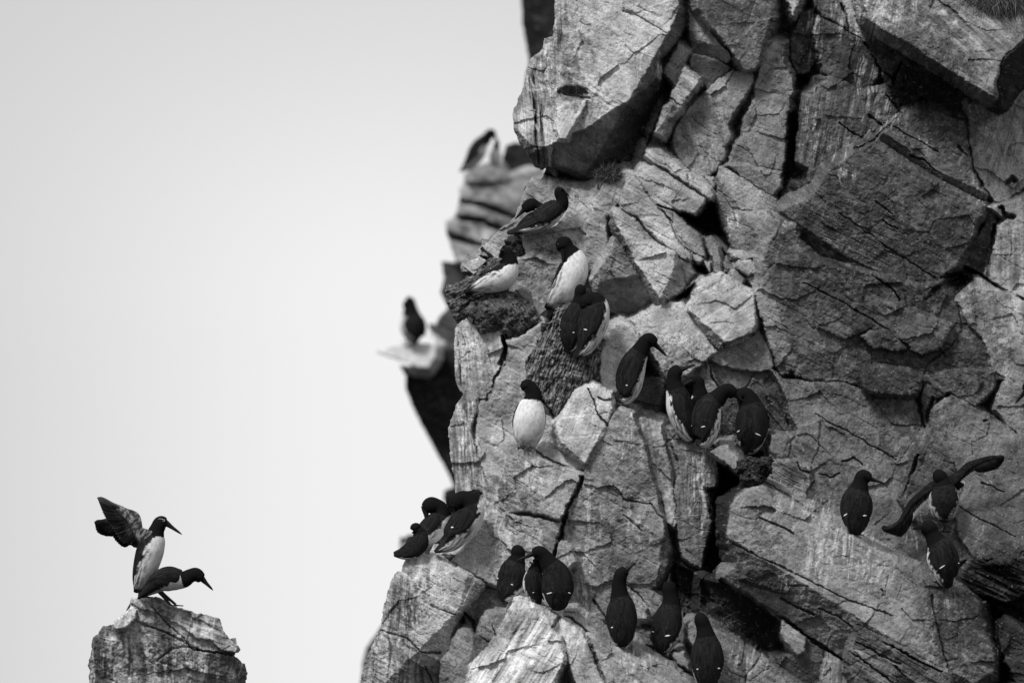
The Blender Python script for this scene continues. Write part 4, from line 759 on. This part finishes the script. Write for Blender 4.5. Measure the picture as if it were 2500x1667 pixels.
def sphere(name, c, r, mat, parent, seg=12):
    co = []; q = []
    for i in range(seg // 2 + 1):
        for j in range(seg):
            a = math.pi * i / (seg // 2); b = 2 * math.pi * j / seg
            co.append((c[0] + r * math.sin(a) * math.cos(b), c[1] + r * math.sin(a) * math.sin(b), c[2] + r * math.cos(a)))
    for i in range(seg // 2):
        for j in range(seg): q.append((i * seg + j, (i + 1) * seg + j, (i + 1) * seg + (j + 1) % seg, i * seg + (j + 1) % seg))
    return mesh_np(name, co, q, mat, None, parent)
def ringmesh(name, c, n, t, R_, r, parent):
    t = unit(t - n * (t @ n)); b = np.cross(n, t); co = []; q = []
    for i in range(20):
        a = 2 * math.pi * i / 20; d = t * math.cos(a) + b * math.sin(a)
        for j in range(6):
            g = 2 * math.pi * j / 6; co.append(c + d * (R_ + r * math.cos(g)) + n * r * math.sin(g))
            q.append((i * 6 + j, ((i + 1) % 20) * 6 + j, ((i + 1) % 20) * 6 + (j + 1) % 6, i * 6 + (j + 1) % 6))
    mesh_np(name, co, q, BILL, np.full(len(co), .6), parent)
def blob(name, c, t1, t2, n, L_, H_, th, parent, r_):
    co = []; q = []; ns = 12
    for i in range(5):
        a = math.pi * i / 4
        for j in range(ns):
            g = 2 * math.pi * j / ns; k = 1 + .35 * math.sin(g * 2 + r_.rand() * .6)
            co.append(c + t1 * L_ * math.sin(a) * math.cos(g) * k + t2 * H_ * math.sin(a) * math.sin(g) + n * th * math.cos(a))
    for i in range(4):
        for j in range(ns): q.append((i * ns + j, (i + 1) * ns + j, (i + 1) * ns + (j + 1) % ns, i * ns + (j + 1) % ns))
    mesh_np(name, co, q, FEATHER, np.full(len(co), .8), parent)
def foot(c, f, k, parent, ank):
    up_ = np.array([0, 0, 1.0]); sd = np.cross(up_, f); co = []; q = []
    # webbed foot: three toes and the web between them as one low mesh, then the shank
    rows = [(0, 2.0), (6, 5.5), (12, 9), (16, 10.5)]
    for zz in (1, -1):
        for (l, w_) in rows:
            for j in range(7):
                b = -1 + j / 3; toe = 1.6 if j in (0, 3, 6) else .6
                ll = l * (1.15 if (j in (0, 3, 6) and l == 16) else (.9 if l == 16 else 1))
                co.append(c + f * ll * k + sd * w_ * b * k * .8 + up_ * (toe * zz * .8 - .12 * l) * k)
    for i in range(3):
        for j in range(6):
            a = i * 7 + j; q.append((a, a + 1, a + 8, a + 7)); q.append((a + 28, a + 35, a + 36, a + 29))
    for i in range(3):
        a = i * 7; q.append((a, a + 7, a + 35, a + 28)); a += 6; q.append((a, a + 28, a + 35, a + 7))
    for j in range(6): q.append((j, j + 28, j + 29, j + 1)); a = 21 + j; q.append((a, a + 1, a + 29, a + 28))
    co = [np.array(x) for x in co]; n0 = len(co)
    A = ank; B = c + up_ * 1 * k; tt = unit(B - A); s1 = unit(np.cross(tt, f + .01)); s2 = np.cross(tt, s1)
    for m, (p, r) in enumerate(((A, 6.5), (A * .5 + B * .5, 4.2), (B, 3.4))):
        for j in range(8): g = 2 * math.pi * j / 8; co.append(p + (s1 * math.cos(g) + s2 * math.sin(g)) * r * k)
    for m in range(2):
        for j in range(8): q.append((n0 + m * 8 + j, n0 + m * 8 + (j + 1) % 8, n0 + (m + 1) * 8 + (j + 1) % 8, n0 + (m + 1) * 8 + j))
    mesh_np('foot', co, q, SKIN, np.full(len(co), .02), parent)
def openwing(root, arm, rad, feathers, yb, tarm, tfe, name='wing', lk=None):
    """arm: points (u, v, dy) shoulder to hand tip; feathers: (root u,v,dy, tip u,v,dy, half width, tip tone)"""
    if lk:    # carried clear of the rock behind
        yb = min([yb] + [lk(f_[k_][0], f_[k_][1], 3) - f_[k_][2] - 5 for f_ in feathers for k_ in (0, 1)])
    base = np.array(root.location); co = []; q = []; tn = []; tr = []
    W_ = np.array([W3((p[0], p[1], yb + p[2])) for p in arm]); S, ts = catmull(W_, 46); rr = np.interp(ts, range(len(arm)), rad) * K
    T, v, s = frames(S, np.array([0, -1.0, 0]), 5)
    c_, q_, t_, th = tube(S, v, s, rr, rr * .2, 20)
    TH = np.tile(th, 46); TS = np.repeat(ts, 20)
    m_ = fbm(TS * 5, TH * 1.3, 3, 4, .65)
    co += list(c_); q += [tuple(x) for x in q_]; tr += t_; tn += list(tarm[0] + (tarm[1] - tarm[0]) * sstep(-.15, .3, m_) * (np.sin(TH) > -.75))
    dense = []
    for k in range(len(feathers) - 1):
        f0, f1 = feathers[k], feathers[k + 1]
        for h in (0, .5):
            m3 = lambda p, q: tuple(p[t] * (1 - h) + q[t] * h for t in range(3))
            dense.append((m3(f0[0], f1[0]), m3(f0[1], f1[1]), f0[2] * (.74 if h else .8), f0[3]))
    dense.append(feathers[-1])
    for i, (a, b, w_, tt) in enumerate(dense):
        A = W3((a[0], a[1], yb + a[2])); B = W3((b[0], b[1], yb + b[2])); dr = unit(B - A); nrm = np.array([0, -1.0, 0]); nrm = unit(nrm - dr * (nrm @ dr)); sd = np.cross(dr, nrm)
        n0 = len(co); L_ = np.linalg.norm(B - A); ns = 9
        for k in range(ns):
            f = k / (ns - 1); wd = w_ * K * (.75 + .5 * f) * math.sqrt(max(0.015, 1 - max(0, (f - .6) / .403) ** 2))
            c = A + (B - A) * f + nrm * (-.0009 * i * .13) + nrm * .01 * math.sin(f * math.pi) * .4
            for side in (1, -1):
                for j in (-1, -.1, .1, 1):
                    co.append(c + sd * wd * j + nrm * ((.9 if abs(j) < .5 else .15) * side * K * (1.2 - f)))
                    g = tfe[0] + (tfe[1] - tfe[0]) * (vn(np.float32(f * 3 + i * 3.1), np.float32(i * 1.7 + j), 3) ** 1.5); g *= (1.0 if f < .45 else .55)
                    if abs(j) < .5: g *= .5
                    if tt and f > .62: g = tt
                    tn.append(float(g))
        for k in range(ns - 1):
            o = n0 + k * 8
            for j in range(3): q.append((o + j, o + j + 1, o + j + 9, o + j + 8)); q.append((o + 4 + j, o + 12 + j, o + 13 + j, o + 5 + j))
            q.append((o, o + 8, o + 12, o + 4)); q.append((o + 3, o + 7, o + 15, o + 11))
    return mesh_np(name, np.array(co) - base, q, FEATHER, tn, root, tris=tr)
def z(o, s, x, y, *r): return (o[0] + x / s, o[1] + y / s) + r
Z4 = lambda x, y, *r: z((1350, 680), 4.7515, x, y, *r)
Z5 = lambda x, y, *r: z((1600, 850), 4.7515, x, y, *r)
Z3 = lambda x, y, *r: z((1200, 430), 4.7515, x, y, *r)
Z6 = lambda x, y, *r: z((950, 1170), 5.6, x, y, *r)
Z7 = lambda x, y, *r: z((210, 1190), 4.7515, x, y, *r)
Z8 = lambda x, y, *r: z((2020, 1090), 3.484, x, y, *r)
ZJ = lambda x, y, *r: z((850, 1167), 3.136, x, y, *r)
ZK = lambda x, y, *r: z((1300, 1167), 3.136, x, y, *r)
ZD = lambda x, y, *r: z((1050, 400), 3.136, x, y, *r)
ZG = lambda x, y, *r: z((1050, 800), 3.136, x, y, *r)
ZB = lambda x, y, *r: z((900, 250), 3.484, x, y, *r)
ZC = lambda x, y, *r: z((880, 650), 5.227, x, y, *r)

bird('bird bending its neck, bill pointing down right, just left of the group of four', [Z4(725, 1400, 0), Z4(830, 1370, 4), Z4(880, 1260), Z4(905, 1110), Z4(955, 950), Z4(1020, 830), Z4(1075, 735), Z4(1125, 715), Z4(1185, 765)], Z4(1325, 905), (.8, .5, -.1), 1.0)
bird('leftmost bird of the group of four, white left side, bill pointing up right', [Z5(450, 1085, 5), Z5(390, 1000), Z5(335, 860), Z5(285, 700), Z5(255, 560), Z5(225, 450), Z5(215, 370), Z5(230, 285), Z5(300, 245)], Z5(468, 188), (-.9, .4, 0), 1.0, dy=12)
b3 = bird('half hidden dark bird of the group of four with its bill pointing left', [Z5(470, 1090, 10), Z5(470, 1000, 8), Z5(480, 880, 5), Z5(490, 760), Z5(515, 630), Z5(520, 530), Z5(510, 460), Z5(490, 385), Z5(425, 385)], Z5(242, 466), (-.75, .6, 0), .86, dy=-4)
bird('third bird of the group of four, arching its neck over to its right neighbour', [Z5(465, 1100, 0), Z5(560, 1070), Z5(590, 930), Z5(595, 800), Z5(640, 670), Z5(720, 580), Z5(785, 515), Z5(850, 495), Z5(925, 540)], Z5(1035, 630), (.8, .55, 0), 1.05, dy=-34, foot_at=Z5(640, 1135))
bird('rightmost bird of the group of four, seen from behind above the black nest', [Z5(1010, 1190, 0), Z5(1075, 1130), Z5(1110, 1010), Z5(1125, 870), Z5(1120, 720), Z5(1100, 620), Z5(1060, 550), Z5(1010, 540), Z5(975, 600)], Z5(985, 745), (.2, .95, 0), 1.12, dy=-8, headw=.95)
bird('bird with full white belly and dark left wing, bill tucked down, upper ledge', [Z3(640, 1535, 20), Z3(750, 1440, 8), Z3(865, 1300), Z3(945, 1130), Z3(965, 990), Z3(925, 905), Z3(885, 850), Z3(835, 790), Z3(830, 860, -8)], Z3(832, 1020, -14), (.55, -.8, 0), 1.06, headw=1.15, white=(88, 1.05))
bird('bird with white breast sitting behind the peat lump, head turned left', [ZD(270, 1000, 5), ZD(400, 935), ZD(490, 900), ZD(560, 865), ZD(600, 810), ZD(612, 760), ZD(600, 715), ZD(580, 680), ZD(556, 672, -4)], ZD(535, 668, -16), (.62, -.62, -.5), .93, white=(80, 1), headw=.95, feet=False)
bird('dark hunched bird pointing its bill down left, left of the two highest near birds', [ZD(640, 540, 10), ZD(700, 505, 8), ZD(770, 465, 5), ZD(830, 440, 4), ZD(865, 405), ZD(860, 365), ZD(825, 330), ZD(770, 315), ZD(715, 355)], ZD(650, 425), (.2, .9, -.4), .72, dy=10, headw=1.35, feet=False, bars=False)
bird('dark bird leaning forward with raised head, right of the two highest near birds', [ZD(590, 533, 0), ZD(790, 470), ZD(850, 430), ZD(910, 390), ZD(965, 345), ZD(1005, 310), ZD(1010, 270), ZD(995, 220), ZD(1010, 205)], ZD(1066, 250, 12), (.5, .6, -.7), .84, dy=-10, feet=False)
bird('dark bird with hidden head pressed behind the left side of the preening bird', [Z4(160, 860, 8), Z4(195, 760, 4), Z4(215, 640), Z4(245, 500), Z4(290, 370), Z4(310, 270), Z4(315, 200), Z4(320, 140), Z4(330, 120, 10)], Z4(345, 125, 40), (.5, .85, 0), .86, dy=-10, eye=False)
bird('preening bird with bright white right flank standing above the mossy peat slope', [Z4(255, 910, 0), Z4(370, 790), Z4(430, 640), Z4(480, 480), Z4(510, 350), Z4(500, 275), Z4(450, 245), Z4(400, 280), Z4(395, 345)], Z4(415, 410, -4), (.85, .45, -.05), 1.1, dy=-28, headw=1.05)
bird('bird facing the camera, all white belly, bill resting on it, in rock hollow', [ZG(700, 950, 26), ZG(735, 880, 14), ZG(750, 800, 4), ZG(762, 700), ZG(775, 610), ZG(790, 545), ZG(785, 490), ZG(745, 440), ZG(742, 475, -8)], ZG(762, 572, -14), (.1, -1, .05), 1.1, white=(96, 1.12), wings=True, bars=False, dy=0, headw=.9)
bird('half hidden dark bird with tail sticking out at the left end of left ledge', [Z6(62, 1022, 0), Z6(200, 1005), Z6(310, 960), Z6(395, 880), Z6(420, 790), Z6(405, 725), Z6(380, 690), Z6(362, 670), Z6(355, 700)], Z6(380, 780, 30), (.2, .9, -.3), .72, dy=14, headw=1.25, feet=False, bars=False)
bird('bird preening its back, white breast patch at right, on the left ledge', [Z6(320, 985, 0), Z6(390, 890), Z6(480, 800), Z6(590, 680), Z6(680, 560), Z6(725, 460), Z6(680, 375), Z6(570, 355), Z6(500, 420)], Z6(520, 620, -8), (.85, .15, -.4), .96, dy=-6, headw=1.2, feet=False)
bird('mostly hidden dark bird with tail pointing up right behind the left ledge group', [Z6(1322, 155, 10), Z6(1190, 205, 10), Z6(1120, 260, 8), Z6(1040, 330, 5), Z6(960, 390), Z6(900, 370), Z6(870, 310), Z6(845, 290), Z6(830, 360)], Z6(850, 470), (-.3, .8, -.5), .62, dy=16, headw=1.25, feet=False, bars=False)
bird('bird with tucked head and white shoulder, rightmost on the left ledge', [Z6(620, 990, 0), Z6(830, 870), Z6(930, 740), Z6(1050, 590), Z6(1130, 440), Z6(1110, 320), Z6(1010, 265), Z6(930, 320), Z6(915, 400)], Z6(900, 490, 4), (.88, .3, -.25), 1.12, dy=-14, feet=False)
bird('left bird of the three on the lower middle ledge, bill pointing away', [ZJ(1160, 925, 0), ZJ(1195, 890), ZJ(1240, 820), ZJ(1265, 750), ZJ(1275, 680), ZJ(1290, 630), ZJ(1300, 595), ZJ(1300, 560), ZJ(1295, 545, 8)], ZJ(1290, 560, 44), (.6, .75, 0), 1.02, dy=4, eye=False)
bird('small dark bird squeezed between its two neighbours on the lower middle ledge', [ZJ(1470, 960, 12), ZJ(1445, 920, 8), ZJ(1430, 860, 4), ZJ(1420, 800), ZJ(1425, 740), ZJ(1435, 700), ZJ(1445, 670), ZJ(1445, 655), ZJ(1430, 665)], ZJ(1385, 640, 30), (-.6, .75, 0), .78, dy=12, headw=1.2)
bird('bird with pale eye ring, bill pointing left, right of the lower middle trio', [ZK(180, 1010, 6), ZK(190, 965), ZK(190, 890), ZK(188, 810), ZK(170, 720), ZK(125, 650), ZK(90, 600), ZK(50, 568), ZK(0, 580)], ZK(-128, 635), (-.15, .98, 0), 1.08, dy=-22, ring=True)
bird('bird seen from behind on the lowest ledge, neck stretched, bill up right', [ZK(690, 1290, 4), ZK(690, 1240), ZK(687, 1150), ZK(682, 1060), ZK(678, 960), ZK(668, 890), ZK(664, 810), ZK(680, 735), ZK(722, 700)], ZK(792, 644), (0, 1, 0), 1.03)
bird('dark bird in shade stretching its bill straight up, white patch at right shoulder', [ZK(985, 1350, 0), ZK(1000, 1290), ZK(1020, 1210), ZK(1040, 1120), ZK(1055, 1020), ZK(1062, 950), ZK(1055, 890), ZK(1048, 835), ZK(1048, 790)], ZK(1056, 725), (.55, .82, 0), 1.05)
bird('lowest bird at the bottom edge, seen from behind with hidden bill', [ZK(1345, 1680, 6), ZK(1345, 1570), ZK(1340, 1470), ZK(1337, 1380), ZK(1333, 1270), ZK(1325, 1200), ZK(1312, 1140), ZK(1292, 1085), ZK(1285, 1070, 8)], ZK(1280, 1080, 44), (0, 1, 0), 1.1, eye=False)
bird('bird seen from behind at the top of long slab, bill pointing right', [Z8(250, 745, 8), Z8(245, 690), Z8(245, 600), Z8(248, 500), Z8(258, 410), Z8(272, 350), Z8(285, 295), Z8(305, 252), Z8(370, 275)], Z8(488, 315), (.08, 1, 0), 1.08, foot_at=Z8(250, 745, 10))
b24 = bird('bird seen from behind with both wings spread wide against the rock', [Z8(990, 640, 0), Z8(992, 600), Z8(990, 520), Z8(992, 440), Z8(992, 370), Z8(985, 320), Z8(975, 285), Z8(955, 255), Z8(950, 250, 8)], Z8(935, 270, 40), (.0, 1, .0), 1.06, wings=False, white=(106, .72), foot_at=Z8(1000, 720, 0), eye=False, headw=1.05, dy=-6)
bird('bird with white left flank below the bird with spread wings', [Z8(1045, 1195, 4), Z8(1010, 1120), Z8(995, 1030), Z8(975, 940), Z8(955, 860), Z8(920, 795), Z8(890, 740), Z8(860, 695), Z8(800, 685)], Z8(722, 702, 16), (-.62, .78, 0), 1.1, dy=-20, headw=1.15)
PY = lookp(330, 1475, 8)
b26 = bird('bird with raised wings and pale eye ring, mounted on its mate on the pinnacle', [Z7(575, 1215, 8), Z7(635, 1115, 4), Z7(690, 925), Z7(745, 730), Z7(785, 620), Z7(805, 540), Z7(830, 470), Z7(870, 410), Z7(935, 415)], Z7(1115, 546), (.8, -.5, -.1), 1.02, yb=PY - 5, wings=False, ring=True, foot_at=Z7(650, 1262, 0), white=(68, 1))
bird('crouching bird under its mate on the rock pinnacle, bill pointing down right', [Z7(600, 1285, -6), Z7(760, 1160), Z7(860, 1085), Z7(960, 1055), Z7(1060, 1060), Z7(1140, 1060), Z7(1215, 1020), Z7(1280, 1010), Z7(1350, 1060)], Z7(1475, 1192), (.3, -.05, -1), .95, yb=PY - 34, white=(75, 1), wphi=104, limk=(.5, .5, .55, .8, 1.45, 1.3), foot_at=Z7(1010, 1360, 6), bars=False)
bird('blurred bird leaning right on the top of the far cliff', [ZB(775, 590), ZB(840, 540), ZB(890, 480), ZB(925, 420), ZB(950, 365), ZB(985, 325), ZB(1015, 290), ZB(1040, 268), ZB(1070, 290)], ZB(1108, 340), (.9, -.05, -.1), .66, yb=9780, white=(60, .8), parts=True, group='guillemots on the far cliff', bars=False, feet=False)
bird('small blurred white breasted bird between its neighbour and dark far rock', [ZB(1080, 540, 10), ZB(1080, 530, 6), ZB(1078, 500), ZB(1078, 460), ZB(1080, 420), ZB(1084, 400), ZB(1088, 375), ZB(1090, 350), ZB(1092, 365, -4)], ZB(1080, 425, -8), (.1, -1, 0), .42, yb=9830, parts=False, group='guillemots on the far cliff')
bird('blurred bird standing alone on the pale jutting shelf of the far cliff', [ZC(715, 985), ZC(690, 925), ZC(680, 850), ZC(665, 760), ZC(655, 670), ZC(645, 590), ZC(635, 520), ZC(615, 465), ZC(580, 460)], ZC(535, 520), (-.75, .6, 0), .92, yb=9700, white=(95, .8), parts=True, group='guillemots on the far cliff', bars=False)
bird('blurred dark bird far behind, just left of the left ledge group', [(1030, 1345), (1020, 1342), (1008, 1336), (1000, 1330), (992, 1326), (988, 1322), (985, 1318), (986, 1314), (984, 1318)], (978, 1326), (-.6, -.2, -.7), .5, yb=9700, parts=False, group='guillemots on the far cliff')
bird('bird at the right edge of which only the bill and face show', [(2560, 1060), (2550, 1030), (2545, 1010), (2540, 990), (2535, 972), (2528, 958), (2520, 948), (2512, 945), (2503, 956)], (2478, 986), (-.85, .3, 0), .9)

# the spread wings
def Yof(r): return (r.location.y / K)
y26 = PY - 5
fe = []
tips = [(130, 115), (150, 170), (170, 225), (190, 280), (212, 325), (235, 370), (262, 405), (300, 465), (345, 540), (385, 600), (425, 640), (470, 652), (505, 660), (545, 690)]
rts = [(380, 235), (410, 255), (440, 275), (465, 300), (490, 320), (510, 345), (525, 370), (540, 400), (555, 430), (565, 460), (580, 490), (600, 515), (625, 540), (650, 565)]
for i, (t_, r_) in enumerate(zip(tips, rts)): fe.append((Z7(*r_, -14), Z7(*t_, -8 + i), 8.5 if i < 6 else 9, None))
openwing(b26, [Z7(720, 610, -16), Z7(660, 560, -18), Z7(600, 500, -20), Z7(570, 420, -20), Z7(540, 350, -18), Z7(450, 290, -15), Z7(340, 215, -12), Z7(200, 150, -10)], [26, 20, 14, 17, 18, 12, 7, 2], fe, y26, (.035, .30), (.03, .24))
fe = []
tips = [(95, 400), (105, 440), (112, 480), (130, 515), (160, 535), (200, 548), (250, 550), (300, 552), (335, 610), (375, 650), (410, 680), (445, 692), (480, 668)]
for i, t_ in enumerate(tips): fe.append((Z7(330 + i * 18, 420 + i * 9, 28), Z7(*t_, 22 + i * .5), 9, None))
openwing(b26, [Z7(700, 590, 14), Z7(620, 560, 20), Z7(520, 500, 26), Z7(420, 440, 28), Z7(330, 395, 28), Z7(230, 390, 26), Z7(130, 395, 24)], [16, 15, 13, 11, 9, 7, 3], fe, y26, (.02, .05), (.015, .05))
RA = [(1030, 300), (1075, 275), (1135, 225), (1195, 165), (1290, 122), (1400, 90), (1480, 84)]
LA = [(950, 320), (895, 330), (800, 400), (710, 480), (660, 560), (620, 630), (545, 685), (480, 700)]
def along(L_, f):
    x = f * (len(L_) - 1); i = min(int(x), len(L_) - 2); x -= i
    return (L_[i][0] * (1 - x) + L_[i + 1][0] * x, L_[i][1] * (1 - x) + L_[i + 1][1] * x)
y24 = b24['y'] if 'y' in b24 else b24.location.y / K
fe = []
tips = [(1506, 100), (1500, 125), (1480, 155), (1455, 185), (1420, 197), (1385, 205), (1350, 212), (1300, 212), (1260, 235), (1220, 262), (1180, 300), (1160, 340), (1125, 365), (1090, 375)]
for i, t_ in enumerate(tips):
    f = i / 13; fe.append((Z8(*along(RA, .95 - .9 * f), -4), Z8(*t_, -2 + i * .3), 7.5, .85 if 7 <= i <= 10 else None))
openwing(b24, [Z8(x_, y_, -6) for x_, y_ in RA], [14, 12, 9.5, 8.5, 6.5, 4.5, 2], fe, y24, (.015, .03), (.010, .06), lk=lookall)
fe = []
tips = [(460, 692), (470, 712), (490, 726), (520, 738), (555, 752), (590, 765), (620, 770), (660, 740), (690, 690), (712, 640), (735, 600), (760, 565), (790, 535), (815, 505), (845, 475), (880, 450)]
for i, t_ in enumerate(tips):
    f = i / 15; fe.append((Z8(*along(LA, .9 - .85 * f), -4), Z8(*t_, -2 + i * .3), 7.5, .85 if 9 <= i <= 13 else None))
openwing(b24, [Z8(x_, y_, -6) for x_, y_ in LA], [14, 11, 8, 7, 6, 5, 3.5, 2], fe, y24, (.015, .03), (.010, .06), lk=lookall)
